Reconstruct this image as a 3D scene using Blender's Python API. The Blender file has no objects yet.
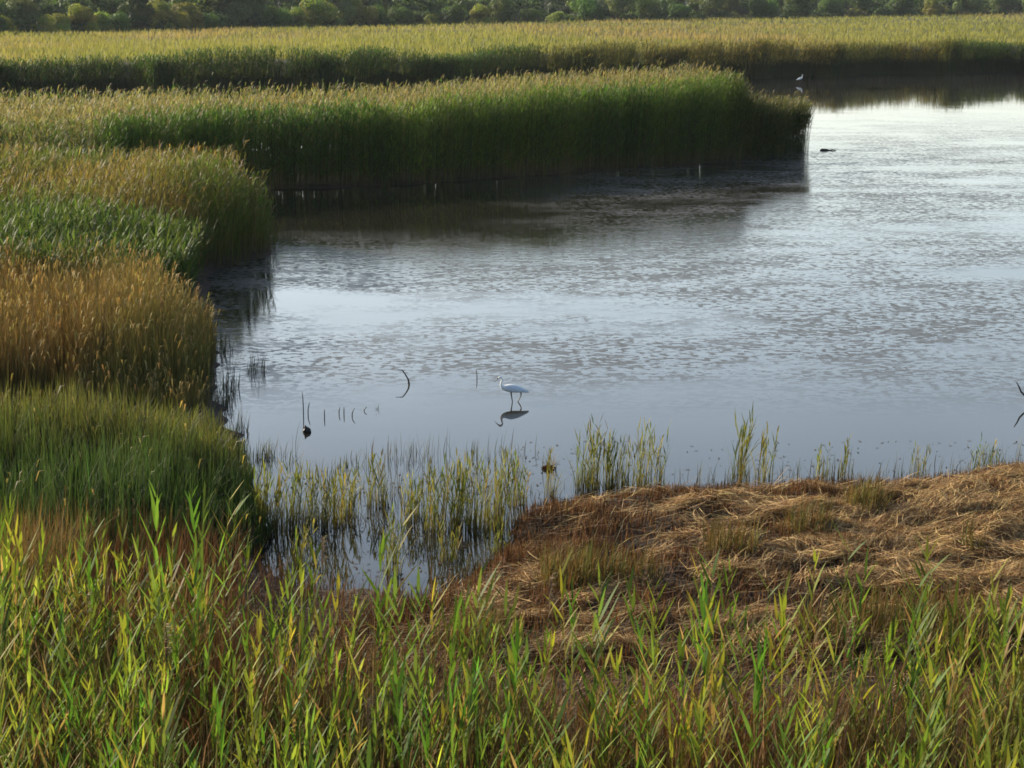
import bpy, bmesh, math, random
import numpy as np
from mathutils import Vector, Matrix

rng = np.random.default_rng(7)
random.seed(7)
sc = bpy.context.scene
COL = sc.collection
R = math.radians

# ------------------------------------------------------------------ camera
CAM_H, FPX = 5.5, 1800.0
TILT = math.atan(376 / FPX)
cam_d = bpy.data.cameras.new('camera')
cam = bpy.data.objects.new('camera', cam_d); COL.objects.link(cam)
cam.location = (0, 0, CAM_H)
cam.rotation_euler = (math.pi / 2 - TILT, 0, 0)
cam_d.sensor_width = 36.0
cam_d.lens = FPX / 1024 * 36.0
cam_d.clip_start = 0.5
cam_d.clip_end = 9000
sc.camera = cam
ct, st = math.cos(TILT), math.sin(TILT)

def G(px, py, z=0.0):
    """where the sight line through a photo point meets the level z (scalar or arrays)"""
    px = np.asarray(px, float); py = np.asarray(py, float)
    dx = (px - 512) / FPX
    v = (384 - py) / FPX
    dy = ct + v * st
    dz = -st + v * ct
    s = (z - CAM_H) / dz
    return np.stack([dx * s, dy * s, np.broadcast_to(z, s.shape) + 0 * s], -1)

# ------------------------------------------------------------------ noise
def vnoise(x, y, scale, seed=0):
    x = np.asarray(x, float) / scale + 1000.3; y = np.asarray(y, float) / scale + 1000.7
    xi = np.floor(x).astype(np.int64); yi = np.floor(y).astype(np.int64)
    fx = x - xi; fy = y - yi
    fx = fx * fx * (3 - 2 * fx); fy = fy * fy * (3 - 2 * fy)
    def h(a, b):
        n = (a * 374761393 + b * 668265263 + seed * 974634777) & 0x7fffffff
        n = ((n ^ (n >> 13)) * 1274126177) & 0x7fffffff
        return ((n ^ (n >> 16)) & 0xffff) / 65535.0
    return (h(xi, yi) * (1 - fx) + h(xi + 1, yi) * fx) * (1 - fy) + (h(xi, yi + 1) * (1 - fx) + h(xi + 1, yi + 1) * fx) * fy

def fbm(x, y, scale, seed=0):
    return 0.55 * vnoise(x, y, scale, seed) + 0.3 * vnoise(x, y, scale * .45, seed + 1) + 0.15 * vnoise(x, y, scale * .2, seed + 2)

# ------------------------------------------------------------------ polygons
def inside(P, poly):
    x, y = P[:, 0], P[:, 1]
    c = np.zeros(len(P), bool)
    n = len(poly)
    for i in range(n):
        x0, y0 = poly[i]; x1, y1 = poly[(i + 1) % n]
        if y0 == y1: continue
        c ^= ((y0 > y) != (y1 > y)) & (x < (x1 - x0) * (y - y0) / (y1 - y0) + x0)
    return c

def edge_dist(P, poly):
    d = np.full(len(P), 1e9)
    n = len(poly)
    for i in range(n):
        a = np.array(poly[i]); b = np.array(poly[(i + 1) % n])
        ab = b - a; L = (ab ** 2).sum() + 1e-12
        t = np.clip(((P[:, :2] - a) @ ab) / L, 0, 1)
        q = a + t[:, None] * ab
        d = np.minimum(d, np.hypot(P[:, 0] - q[:, 0], P[:, 1] - q[:, 1]))
    return d

def sdist(P, poly):
    d = edge_dist(P, poly)
    return np.where(inside(P, poly), d, -d)

def wavy_near(pts):
    out = []
    for i in range(len(pts) - 1):
        a, b = np.array(pts[i]), np.array(pts[i + 1]); L = np.linalg.norm(b - a)
        nrm = np.array([-(b - a)[1], (b - a)[0]]) / max(L, 1e-6)
        m = max(1, int(L / .15))
        for k in range(m):
            p = a + (b - a) * k / m
            v = vnoise(p[0], p[1], .6, 331) * .6 + vnoise(p[0], p[1], .25, 332) * .4 - .5
            out.append(tuple(p + nrm * .55 * v))
    return out + [pts[-1]]

def wl(pts):
    return [tuple(G(x, y)[:2]) for x, y in pts]

# shore lines (water level outlines)
NEAR = wl([(268, 247), (266, 256), (240, 262), (216, 270), (206, 288), (206, 312), (212, 345), (214, 400), (236, 432),
           (250, 470), (257, 510), (254, 545), (275, 572), (320, 592), (390, 600), (450, 592), (490, 572), (520, 542),
           (545, 512), (600, 501), (700, 497), (800, 493), (900, 489), (1024, 480), (1250, 470)])
NEAR = [(x_ + (.22 * math.sin(i * 2.4) if 13 < i < 27 else 0), y_) for i, (x_, y_) in enumerate(NEAR)]
NEAR = wavy_near(NEAR) + [(30, 20), (30, 2), (-60, 2), (-60, 52), (-14, 52)]
MID = wl([(120, 205), (200, 199), (270, 192), (330, 190), (400, 188), (460, 184), (520, 180), (590, 175), (650, 170), (715, 166), (760, 162), (797, 158), (806, 153), (800, 146)])
MID = MID + [(9.6, 78.5), (5.5, 80.5), (2.0, 81.0), (-2, 77.0), (-10, 70), (-22, 68), (-60, 70), (-60, 52), (-25, 51)]
FAR = wl([(-500, 121.0), (-200, 112.0), (0, 107.0), (200, 103.0), (400, 97.0), (560, 88.5), (690, 83.5), (760, 80.5), (850, 78.0), (930, 75.5), (1024, 74.0), (1150, 72.5), (1500, 71.5)])
FAR = FAR + [(400, 320), (400, 900), (-400, 900), (-400, 200)]
def wavy(pts, nfront, step, amp, scale, seed, sharp=0.0):
    """reed banks are not straight: bulges and recesses along the first nfront points"""
    out = []
    for i in range(nfront - 1):
        a, b = np.array(pts[i]), np.array(pts[i + 1]); L = np.linalg.norm(b - a)
        nrm = np.array([-(b - a)[1], (b - a)[0]]) / L
        m = max(1, int(L / step))
        for k in range(m):
            p = a + (b - a) * k / m
            v = vnoise(p[0], p[0] * 0, scale, seed) * .65 + vnoise(p[0], p[0] * 0, scale * .4, seed + 1) * .35
            if sharp: v = v * (1 - sharp) + sharp * ((p[0] / scale + vnoise(p[0], p[0] * 0, scale * 2, seed + 5)) % 1.0)
            out.append(tuple(p + nrm * amp * v))
    return out + list(pts[nfront - 1:])
FAR = wavy(FAR, 13, .8, 7.0, 8.0, 301, .6); NFAR = len(FAR) - 4
MID = wavy(MID, 13, .5, 1.3, 2.6, 311); NMID = len(MID) - 10
NEARp, MIDp, FARp = [np.array(p) for p in (NEAR, MID, FAR)]

def field_end(px):
    """far edge of the field, metres away, by photo column"""
    return 215 + 205 * np.clip(px / 1024, -.25, 1.4)

def ground_h(x, y):
    P = np.stack([x, y], -1)
    d = np.maximum(np.maximum(sdist(P, NEARp), sdist(P, MIDp)), sdist(P, FARp))
    d = np.where((np.abs(x) > 120) & (y < 150), 5.0, d)
    d = np.where(y < 5, 5, d)
    h = np.clip(d * 0.55, -0.28, 0.11)
    # straw mounds on the near right shore
    m = np.clip(d / 0.8, 0, 1) * np.clip((x + 0.6) / 1.5, 0, 1) * np.clip((y - 13.5) / 1.5, 0, 1) * (y < 30)
    h = h + m * (0.15 * np.clip(vnoise(x, y * 1.5, 1.4, 5) - .42, 0, 1) * np.clip(d / 1.8, 0, 1) + 0.15 * vnoise(x, y * 2.0, .42, 8))
    px = 512 + FPX * x / np.maximum(y, 1)
    rise = np.clip((y - 170) / 250, 0, 1) * 1.9 * np.clip(px / 1024, 0, 1.2)
    fe = field_end(px)
    hill = np.clip((y - fe - 6) / 240, 0, 1)
    h = h + np.where(y > 150, rise + 9.5 * hill ** 0.9 * (.75 + .5 * vnoise(x, y, 90, 3)), 0)
    return h

# ------------------------------------------------------------------ materials
def new_mat(name):
    m = bpy.data.materials.new(name); m.use_nodes = True
    nt = m.node_tree
    for n in list(nt.nodes): nt.nodes.remove(n)
    out = nt.nodes.new('ShaderNodeOutputMaterial')
    return m, nt, out

def leaf_mat(name, transl=0.35, rough=0.6, spec=0.15, vary=0.0, tint=(1.15, 1.1, .7)):
    m, nt, out = new_mat(name)
    N, L = nt.nodes.new, nt.links.new
    at = N('ShaderNodeAttribute'); at.attribute_name = 'col'
    c = at.outputs['Color']
    if vary:
        oi = N('ShaderNodeObjectInfo')
        hs = N('ShaderNodeHueSaturation'); hs.inputs['Saturation'].default_value = 1.04
        mr = N('ShaderNodeMapRange'); mr.inputs['To Min'].default_value = .5 - vary * .12; mr.inputs['To Max'].default_value = .5 + vary * .08
        mv = N('ShaderNodeMapRange'); mv.inputs['To Min'].default_value = 1 - vary; mv.inputs['To Max'].default_value = 1 + vary
        L(oi.outputs['Random'], mr.inputs['Value'])
        mm = N('ShaderNodeMath'); mm.operation = 'MULTIPLY'; mm.inputs[1].default_value = 7.31
        mf = N('ShaderNodeMath'); mf.operation = 'FRACT'
        L(oi.outputs['Random'], mm.inputs[0]); L(mm.outputs[0], mf.inputs[0]); L(mf.outputs[0], mv.inputs['Value'])
        L(mr.outputs[0], hs.inputs['Hue']); L(mv.outputs[0], hs.inputs['Value']); L(c, hs.inputs['Color'])
        c = hs.outputs['Color']
    # faint fibre streaks so that blades are not one flat tone
    geo = N('ShaderNodeNewGeometry'); nz = N('ShaderNodeTexNoise'); nz.inputs['Scale'].default_value = 9
    L(geo.outputs['Position'], nz.inputs['Vector'])
    mr2 = N('ShaderNodeMapRange'); mr2.inputs['To Min'].default_value = .75; mr2.inputs['To Max'].default_value = 1.25
    L(nz.outputs['Fac'], mr2.inputs['Value'])
    mx = N('ShaderNodeMix'); mx.data_type = 'RGBA'; mx.blend_type = 'MULTIPLY'; mx.inputs['Factor'].default_value = 1
    L(c, mx.inputs['A']); L(mr2.outputs[0], mx.inputs['B'])
    c = mx.outputs['Result']
    pb = N('ShaderNodeBsdfPrincipled'); pb.inputs['Roughness'].default_value = rough
    pb.inputs['Specular IOR Level'].default_value = spec
    L(c, pb.inputs['Base Color'])
    tr = N('ShaderNodeBsdfTranslucent')
    tm = N('ShaderNodeMix'); tm.data_type = 'RGBA'; tm.blend_type = 'MULTIPLY'; tm.inputs['Factor'].default_value = 1
    tm.inputs['B'].default_value = (*tint, 1)
    L(c, tm.inputs['A']); L(tm.outputs['Result'], tr.inputs['Color'])
    ms = N('ShaderNodeMixShader'); ms.inputs['Fac'].default_value = transl
    L(pb.outputs[0], ms.inputs[1]); L(tr.outputs[0], ms.inputs[2]); L(ms.outputs[0], out.inputs['Surface'])
    return m

def plain_mat(name, rgb, rough=.7, spec=.3, nscale=20, namp=.35, bump=0.0):
    m, nt, out = new_mat(name)
    N, L = nt.nodes.new, nt.links.new
    tc = N('ShaderNodeTexCoord'); nz = N('ShaderNodeTexNoise'); nz.inputs['Scale'].default_value = nscale
    nz.inputs['Detail'].default_value = 4
    L(tc.outputs['Object'], nz.inputs['Vector'])
    rp = N('ShaderNodeValToRGB')
    rp.color_ramp.elements[0].position = .3; rp.color_ramp.elements[1].position = .7
    rp.color_ramp.elements[0].color = (*[v * (1 - namp) for v in rgb], 1)
    rp.color_ramp.elements[1].color = (*[min(1, v * (1 + namp)) for v in rgb], 1)
    L(nz.outputs['Fac'], rp.inputs['Fac'])
    pb = N('ShaderNodeBsdfPrincipled'); pb.inputs['Roughness'].default_value = rough; pb.inputs['Specular IOR Level'].default_value = spec
    L(rp.outputs[0], pb.inputs['Base Color'])
    if bump:
        bp = N('ShaderNodeBump'); bp.inputs['Distance'].default_value = bump; L(nz.outputs['Fac'], bp.inputs['Height']); L(bp.outputs[0], pb.inputs['Normal'])
    L(pb.outputs[0], out.inputs['Surface'])
    return m

M_REED = leaf_mat('reed', .45)
M_REEDV = leaf_mat('reed_varied', .5, vary=.22)
M_DRY = leaf_mat('dry_grass', .25, rough=.7, spec=.1, tint=(1.1, 1, .85))
M_LEAF = leaf_mat('tree_leaf', .42, rough=.6, spec=.15, vary=.2)
M_WOOD = plain_mat('bark', (.045, .036, .028), .85, nscale=6, bump=.02)
M_DARKWOOD = plain_mat('wet_wood', (.032, .028, .022), .5, nscale=30, bump=.004)
M_MUD = None

# ------------------------------------------------------------------ mesh from ribbons
class RB:
    def __init__(s): s.v = []; s.f = []; s.c = []; s.n = 0
    def add(s, P, S, W, C):
        """P (N,K,3) centre lines, S (N,3) side, W (N,K) half widths, C (N,3)|(N,K,3)"""
        Nn, K = P.shape[:2]
        if Nn == 0: return
        if C.ndim == 2: C = np.repeat(C[:, None, :], K, 1)
        off = S[:, None, :] * W[..., None]
        V = np.stack([P - off, P + off], 2)                     # N,K,2,3
        s.v.append(V.reshape(-1, 3)); s.c.append(np.repeat(C[:, :, None, :], 2, 2).reshape(-1, 3))
        idx = s.n + np.arange(Nn * K * 2).reshape(Nn, K, 2)
        F = np.stack([idx[:, :-1, 0], idx[:, :-1, 1], idx[:, 1:, 1], idx[:, 1:, 0]], -1).reshape(-1, 4)
        s.f.append(F); s.n += Nn * K * 2
    def quads(s, V, C):
        """V (N,4,3), C (N,3)"""
        Nn = len(V)
        s.v.append(V.reshape(-1, 3)); s.c.append(np.repeat(C, 4, 0))
        s.f.append(s.n + np.arange(Nn * 4).reshape(Nn, 4)); s.n += Nn * 4
    def raw(s, V, F, C):
        s.v.append(V); s.c.append(C); s.f.append(F + s.n); s.n += len(V)
    def mesh(s, name, mat):
        v = np.concatenate(s.v); f = np.concatenate(s.f); c = np.concatenate(s.c)
        return np_mesh(name, v, f, mat, c)
    def build(s, name, mat, parent=None):
        o = bpy.data.objects.new(name, s.mesh(name, mat)); COL.objects.link(o)
        if parent: o.parent = parent
        return o

def np_mesh(name, v, f, mat, c=None, smooth=False):
    me = bpy.data.meshes.new(name)
    k = f.shape[1]
    me.vertices.add(len(v)); me.vertices.foreach_set('co', np.ascontiguousarray(v, np.float32).ravel())
    me.loops.add(len(f) * k); me.loops.foreach_set('vertex_index', np.ascontiguousarray(f, np.int32).ravel())
    me.polygons.add(len(f)); me.polygons.foreach_set('loop_start', np.arange(0, len(f) * k, k, dtype=np.int32))
    me.polygons.foreach_set('loop_total', np.full(len(f), k, np.int32))
    if smooth: me.polygons.foreach_set('use_smooth', np.ones(len(f), bool))
    me.update(calc_edges=True)
    if c is not None:
        a = me.color_attributes.new('col', 'FLOAT_COLOR', 'POINT')
        a.data.foreach_set('color', np.concatenate([np.clip(c, 0, 1), np.ones((len(c), 1))], 1).astype(np.float32).ravel())
    me.materials.append(mat)
    return me

def tag(o, label, cat, group=None, kind=None):
    if label: o['label'] = label
    if cat: o['category'] = cat
    if group: o['group'] = group
    if kind: o['kind'] = kind
    return o

def empty(name, loc=(0, 0, 0), rz=0.0, s=1.0):
    o = bpy.data.objects.new(name, None); COL.objects.link(o)
    o.location = loc; o.rotation_euler = (0, 0, rz); o.scale = (s, s, s); o.empty_display_size = .1
    return o

def U(a, b, n): return rng.uniform(a, b, n)

def jitter(col, n, amt=.15, hue=.08):
    c = np.asarray(col, float)
    if c.ndim == 1: c = np.repeat(c[None], n, 0)
    return c * (1 + rng.normal(0, amt, (n, 1))).clip(.4, 1.8) * (1 + rng.normal(0, hue, (n, 3)))

def mixc(a, b, t):
    return np.asarray(a) * (1 - t)[:, None] + np.asarray(b) * t[:, None]

WIND = np.array([.9, -.15])      # everything leans a little to the right of the picture

def blades(rb, base, H, w, col, tip=None, lean=.25, K=4, wind=.08, foot=None, heads=0.0, headcol=(.26, .19, .075), clump=None):
    n = len(base)
    az = U(0, 2 * np.pi, n)
    if clump: az = (vnoise(base[:, 0], base[:, 1], clump, 77) * 3 * 2 * np.pi + rng.normal(0, .9, n))
    lv = np.stack([np.cos(az), np.sin(az)], -1) * (H * np.abs(rng.normal(0, lean, n)))[:, None] + WIND * (H * wind)[:, None]
    fa = az + rng.normal(np.pi / 2, .5, n)
    S = np.stack([np.cos(fa), np.sin(fa), 0 * fa], -1)
    t = np.linspace(0, 1, K)
    hl = np.hypot(lv[:, 0], lv[:, 1])
    P = np.zeros((n, K, 3))
    P[..., :2] = base[:, None, :2] + lv[:, None, :] * (t ** 2)[None, :, None]
    P[..., 2] = base[:, None, 2] + (H[:, None] * t - (.35 * hl)[:, None] * t ** 2)
    W = np.asarray(w).reshape(-1, 1) * (np.array([.8, 1, .7, .08]) if K == 4 else np.array([.9, 1, .08]))[None]
    W = np.broadcast_to(W, (n, K))
    C = np.repeat(col[:, None, :], K, 1)
    if tip is not None:
        C = C * (1 - t ** 1.5)[None, :, None] + tip[:, None, :] * (t ** 1.5)[None, :, None]
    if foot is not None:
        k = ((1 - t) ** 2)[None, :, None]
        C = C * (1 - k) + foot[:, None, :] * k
    rb.add(P, S, W * .5, C)
    if heads:
        k = np.where(rng.random(n) < heads)[0]; m = len(k)
        tp = P[k, -1]; d = lv[k] / np.maximum(hl[k], .02)[:, None]; ll = U(.05, .13, m)
        Q = np.stack([tp - np.array([0, 0, .02]), tp + np.concatenate([d * (ll * .35)[:, None], (ll * .75)[:, None]], 1), tp + np.concatenate([d * (ll * .9)[:, None], (ll * .85)[:, None]], 1)], 1)
        rb.add(Q, S[k], np.broadcast_to(np.array([.004, .011, .002]), (m, 3)), jitter(headcol, m, .25))

def plants(rb, base, H, nleaf, L, w, col, stemcol, stemw=.004, t0=.25, K=4, lean=.12, wind=.10, plume=0.0, plumecol=(.17, .13, .075), el=(45, 72), droop=.35, rs=None, tipdry=.0):
    """reed plants: a thin stem, alternate long blades, some with a feathery head"""
    n = len(base)
    az = U(0, 2 * np.pi, n)
    lv = np.stack([np.cos(az), np.sin(az)], -1) * (H * np.abs(rng.normal(0, lean, n)))[:, None] + WIND * (H * wind)[:, None]
    ts = np.linspace(0, 1, 4)
    P = np.zeros((n, 4, 3))
    P[..., :2] = base[:, None, :2] + lv[:, None, :] * (ts ** 1.8)[None, :, None]
    P[..., 2] = base[:, None, 2] + H[:, None] * ts
    fa = U(0, np.pi, n)
    S = np.stack([np.cos(fa) * .9 + .3, np.sin(fa) * .4, 0 * fa], -1)
    (rs or rb).add(P, S, np.broadcast_to(np.array([1, .9, .7, .3]) * stemw, (n, 4)), stemcol)
    s = np.linspace(0, 1, K)
    wprof = {4: np.array([.55, 1, .6, .03]), 3: np.array([.6, 1, .06]), 5: np.array([.5, 1, .85, .5, .03])}[K]
    a0 = U(0, 2 * np.pi, n)
    for j in range(nleaf):
        tj = t0 + (1.0 - t0) * ((j + U(0, .9, n)) / nleaf) ** .8
        tj = np.minimum(tj, .99)
        root = np.zeros((n, 3))
        root[:, :2] = base[:, :2] + lv * (tj ** 1.8)[:, None]
        root[:, 2] = base[:, 2] + H * tj
        a = a0 + j * np.pi + rng.normal(0, .45, n)
        dirh = np.stack([np.cos(a), np.sin(a)], -1) + WIND * .35
        dirh /= np.linalg.norm(dirh, axis=1, keepdims=True)
        e = np.radians(U(*el, n) + 14 * (tj - .6))
        LL = L * U(.65, 1.25, n) * (1 - .45 * np.clip(tj - .7, 0, 1) / .3)
        dr = droop * np.abs(rng.normal(.8, .6, n))
        Q = np.zeros((n, K, 3))
        out = LL[:, None] * (np.cos(e)[:, None] * s + .22 * dr[:, None] * s ** 2)
        up = LL[:, None] * (np.sin(e)[:, None] * s - dr[:, None] * s ** 2.2)
        Q[..., :2] = root[:, None, :2] + dirh[:, None, :] * out[..., None]
        Q[..., 2] = root[:, None, 2] + up
        sd = np.stack([-dirh[:, 1], dirh[:, 0], rng.normal(0, .5, n)], -1)
        sd /= np.linalg.norm(sd, axis=1, keepdims=True)
        Cc = col * U(.8, 1.2, n)[:, None]
        if tipdry:
            dry = (rng.random(n) < tipdry * (1.2 - tj))[:, None]
            Cc = np.where(dry, np.array([.23, .16, .075]) * U(.7, 1.2, n)[:, None], Cc)
        rb.add(Q, sd, np.broadcast_to(w * wprof * .5, (n, K)) * U(.7, 1.2, n)[:, None], Cc)
    if plume > 0:
        k = np.where(rng.random(n) < plume)[0]
        for _ in range(3):
            m = len(k)
            top = np.zeros((m, 3)); top[:, :2] = base[k, :2] + lv[k]; top[:, 2] = base[k, 2] + H[k] - .03
            a = U(0, 2 * np.pi, m)
            d = np.stack([np.cos(a) * .4 + .45, np.sin(a) * .4], -1)
            ll = U(.16, .3, m)
            Q = np.zeros((m, 3, 3))
            for q, (o_, z_) in enumerate(((0, 0), (.35, .65), (.85, .8))):
                Q[:, q, :2] = top[:, :2] + d * (ll * o_)[:, None]; Q[:, q, 2] = top[:, 2] + ll * z_
            sd = np.stack([-d[:, 1], d[:, 0], U(-.5, .5, m)], -1)
            rb.add(Q, sd, np.broadcast_to(np.array([.006, .018, .004]), (m, 3)), jitter(plumecol, m, .2))

def ragged(poly, dens, amp, scale, seed):
    P = scatter(np.asarray(poly), dens, -amp)
    sd = sdist(P, poly)
    return P[(sd > -amp * (vnoise(P[:, 0], P[:, 1], scale, seed) * 1.6 - .6)) & (sdist(P, NEARp) > .05)]

def scatter(poly, dens, margin=0.0, box=None):
    poly = np.asarray(poly)
    lo, hi = poly.min(0) + min(margin, 0), poly.max(0) - min(margin, 0)
    if box: lo = np.maximum(lo, box[:2]); hi = np.minimum(hi, box[2:])
    n = int((hi[0] - lo[0]) * (hi[1] - lo[1]) * dens)
    P = np.stack([U(lo[0], hi[0], n), U(lo[1], hi[1], n)], -1)
    return P[inside(P, poly)] if not margin else P[sdist(P, poly) > margin]

def onground(P):
    return np.concatenate([P, ground_h(P[:, 0], P[:, 1])[:, None] - .02], 1)

def visible_px(P, z=1.0):
    """photo column and row of ground points (to keep the planted strips to the ground the place shows)"""
    y = P[:, 1]; dz = z - CAM_H
    zc = y * ct - dz * st
    return 512 + FPX * P[:, 0] / zc, 384 - FPX * (y * st + dz * ct) / zc

# ------------------------------------------------------------------ ground, water
def grid(xs, ys, hf, name, mat):
    X, Y = np.meshgrid(xs, ys)
    Z = hf(X.ravel(), Y.ravel())
    v = np.stack([X.ravel(), Y.ravel(), Z], -1)
    nx, ny = len(xs), len(ys)
    i = (np.arange(ny - 1)[:, None] * nx + np.arange(nx - 1)[None]).ravel()
    f = np.stack([i, i + 1, i + nx + 1, i + nx], -1)
    o = bpy.data.objects.new(name, np_mesh(name, v, f, mat, smooth=True)); COL.objects.link(o)
    return o

def mud_mat():
    m, nt, out = new_mat('marsh_mud')
    N, L = nt.nodes.new, nt.links.new
    g = N('ShaderNodeNewGeometry')
    n1 = N('ShaderNodeTexNoise'); n1.inputs['Scale'].default_value = 1.4; n1.inputs['Detail'].default_value = 8; n1.inputs['Roughness'].default_value = .65
    L(g.outputs['Position'], n1.inputs['Vector'])
    rp = N('ShaderNodeValToRGB')
    e = rp.color_ramp.elements
    e[0].position = .3; e[0].color = (.018, .013, .009, 1)
    e[1].position = .75; e[1].color = (.085, .052, .028, 1)
    x = e.new(.52); x.color = (.04, .025, .015, 1)
    L(n1.outputs['Fac'], rp.inputs['Fac'])
    sy = N('ShaderNodeSeparateXYZ'); L(g.outputs['Position'], sy.inputs[0])
    fy = N('ShaderNodeMapRange'); fy.inputs['From Min'].default_value = 180; fy.inputs['From Max'].default_value = 200; L(sy.outputs['Y'], fy.inputs['Value'])
    gm = N('ShaderNodeMix'); gm.data_type = 'RGBA'; gm.inputs['B'].default_value = (.035, .050, .018, 1)     # leafy floor of the wood
    L(fy.outputs[0], gm.inputs['Factor']); L(rp.outputs[0], gm.inputs['A'])
    n2 = N('ShaderNodeTexNoise'); n2.inputs['Scale'].default_value = 14; n2.inputs['Detail'].default_value = 6
    L(g.outputs['Position'], n2.inputs['Vector'])
    bp = N('ShaderNodeBump'); bp.inputs['Distance'].default_value = .08; L(n2.outputs['Fac'], bp.inputs['Height'])
    pb = N('ShaderNodeBsdfPrincipled'); pb.inputs['Roughness'].default_value = .85; pb.inputs['Specular IOR Level'].default_value = .25
    L(gm.outputs['Result'], pb.inputs['Base Color']); L(bp.outputs[0], pb.inputs['Normal']); L(pb.outputs[0], out.inputs['Surface'])
    return m
M_MUD = mud_mat()
xs = np.unique(np.concatenate([-np.geomspace(70, 4500, 26)[::-1], np.arange(-70, -12, 1.0), np.arange(-12, 14, .2), np.arange(14, 90, 1.0), np.geomspace(90, 4500, 26)]))
ys = np.unique(np.concatenate([np.array([-300., -100, -30, 0, 4]), np.arange(6, 30, .2), np.arange(30, 170, 1.2), np.geomspace(170, 6000, 70)]))
g = grid(xs, ys, ground_h, 'ground', M_MUD)
tag(g, 'dark brown marsh mud under the reeds and straw', 'ground', kind='structure')

def water_mat():
    m, nt, out = new_mat('pond_water')
    N, L = nt.nodes.new, nt.links.new
    g = N('ShaderNodeNewGeometry')
    def noise(scale, sx, sy, detail=3, rough=.55, w=None):
        mp = N('ShaderNodeMapping'); mp.inputs['Scale'].default_value = (sx, sy, 1)
        L(g.outputs['Position'], mp.inputs['Vector'])
        n = N('ShaderNodeTexNoise'); n.inputs['Scale'].default_value = scale; n.inputs['Detail'].default_value = detail; n.inputs['Roughness'].default_value = rough
        L(mp.outputs[0], n.inputs['Vector']); return n.outputs['Fac']
    def ramp(f, a, b):
        r = N('ShaderNodeMapRange'); r.inputs['From Min'].default_value = a; r.inputs['From Max'].default_value = b; r.clamp = True
        L(f, r.inputs['Value']); return r.outputs[0]
    def math_(op, a, b):
        n = N('ShaderNodeMath'); n.operation = op
        for k, q in enumerate((a, b)):
            if isinstance(q, (int, float)): n.inputs[k].default_value = q
            else: L(q, n.inputs[k])
        return n.outputs[0]
    big = noise(.13, .8, 1.3, 4, .6)             # patches of weed at the surface
    sep = N('ShaderNodeSeparateXYZ'); L(g.outputs['Position'], sep.inputs[0])
    far = ramp(sep.outputs['Y'], 24.0, 28.0)
    lee = math_('MAXIMUM', ramp(sep.outputs['Y'], 46, 41), ramp(sep.outputs['X'], -1.5, 4))      # calm lee of the reeds
    far2 = ramp(sep.outputs['Y'], 95, 65)
    patch = math_('MULTIPLY', math_('MULTIPLY', ramp(big, .37, .50), far), math_('ADD', math_('MULTIPLY', far2, .88), .12))
    patch = math_('MULTIPLY', patch, lee)
    rip = noise(2.6, .8, 1.3, 5, .65)
    calm = noise(1.1, .7, 1.5, 2, .5)
    h = math_('ADD', math_('MULTIPLY', rip, math_('ADD', math_('MULTIPLY', patch, .9), .04)), math_('MULTIPLY', calm, .06))
    bp = N('ShaderNodeBump'); bp.inputs['Distance'].default_value = .006; bp.inputs['Strength'].default_value = 1
    L(h, bp.inputs['Height'])
    # weed flecks breaking the surface
    mid = noise(.75, .8, 1.2, 3, .6)
    mid2 = noise(.28, .7, 1.3, 3, .6)
    lift = math_('ADD', math_('MULTIPLY', mid, .55), math_('MULTIPLY', mid2, .45))
    f1 = ramp(math_('ADD', noise(9.0, .7, .9, 2, .5), math_('MULTIPLY', lift, .6)), .81, .85)
    f2 = ramp(math_('ADD', noise(3.0, .7, 1.1, 3, .6), math_('MULTIPLY', lift, .6)), .85, .885)
    fl = math_('MAXIMUM', f1, math_('MULTIPLY', f2, .8))
    fleck = math_('MULTIPLY', math_('MULTIPLY', fl, patch), .85)
    wat = N('ShaderNodeBsdfPrincipled')
    wat.inputs['Base Color'].default_value = (.016, .015, .011, 1); wat.inputs['Roughness'].default_value = .015
    wat.inputs['IOR'].default_value = 1.333; wat.inputs['Specular IOR Level'].default_value = .5
    L(bp.outputs[0], wat.inputs['Normal'])
    weed = N('ShaderNodeBsdfPrincipled')
    weed.inputs['Base Color'].default_value = (.050, .046, .038, 1); weed.inputs['Roughness'].default_value = .55; weed.inputs['Specular IOR Level'].default_value = .22
    ms = N('ShaderNodeMixShader'); L(fleck, ms.inputs['Fac']); L(wat.outputs[0], ms.inputs[1]); L(weed.outputs[0], ms.inputs[2])
    L(ms.outputs[0], out.inputs['Surface'])
    return m
wv = np.array([(-75, 8, 0), (140, 8, 0), (140, 190, 0), (-75, 190, 0)], float)
wo = bpy.data.objects.new('water', np_mesh('water', wv, np.array([[0, 1, 2, 3]]), water_mat())); COL.objects.link(wo)
tag(wo, 'still marsh pond reflecting the pale sky', 'water', kind='structure')

# ------------------------------------------------------------------ colours (albedo)
GREEN = np.array([.070, .115, .022]); DEEP = np.array([.035, .075, .018]); OLIVE = np.array([.115, .115, .030])
GOLD = np.array([.20, .135, .040]); RUST = np.array([.15, .070, .025]); STRAW = np.array([.52, .37, .175]); BROWN = np.array([.07, .042, .022])
YGREEN = np.array([.135, .165, .030])

# ------------------------------------------------------------------ far field
def canopy_sheet(rb, xs, ys, hf, col):
    X, Y = np.meshgrid(xs, ys); v = np.stack([X.ravel(), Y.ravel(), hf(X.ravel(), Y.ravel())], -1)
    nx, ny = len(xs), len(ys)
    i = (np.arange(ny - 1)[:, None] * nx + np.arange(nx - 1)[None]).ravel()
    rb.raw(v, np.stack([i, i + 1, i + nx + 1, i + nx], -1), np.repeat(np.asarray(col)[None], len(v), 0))

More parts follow.
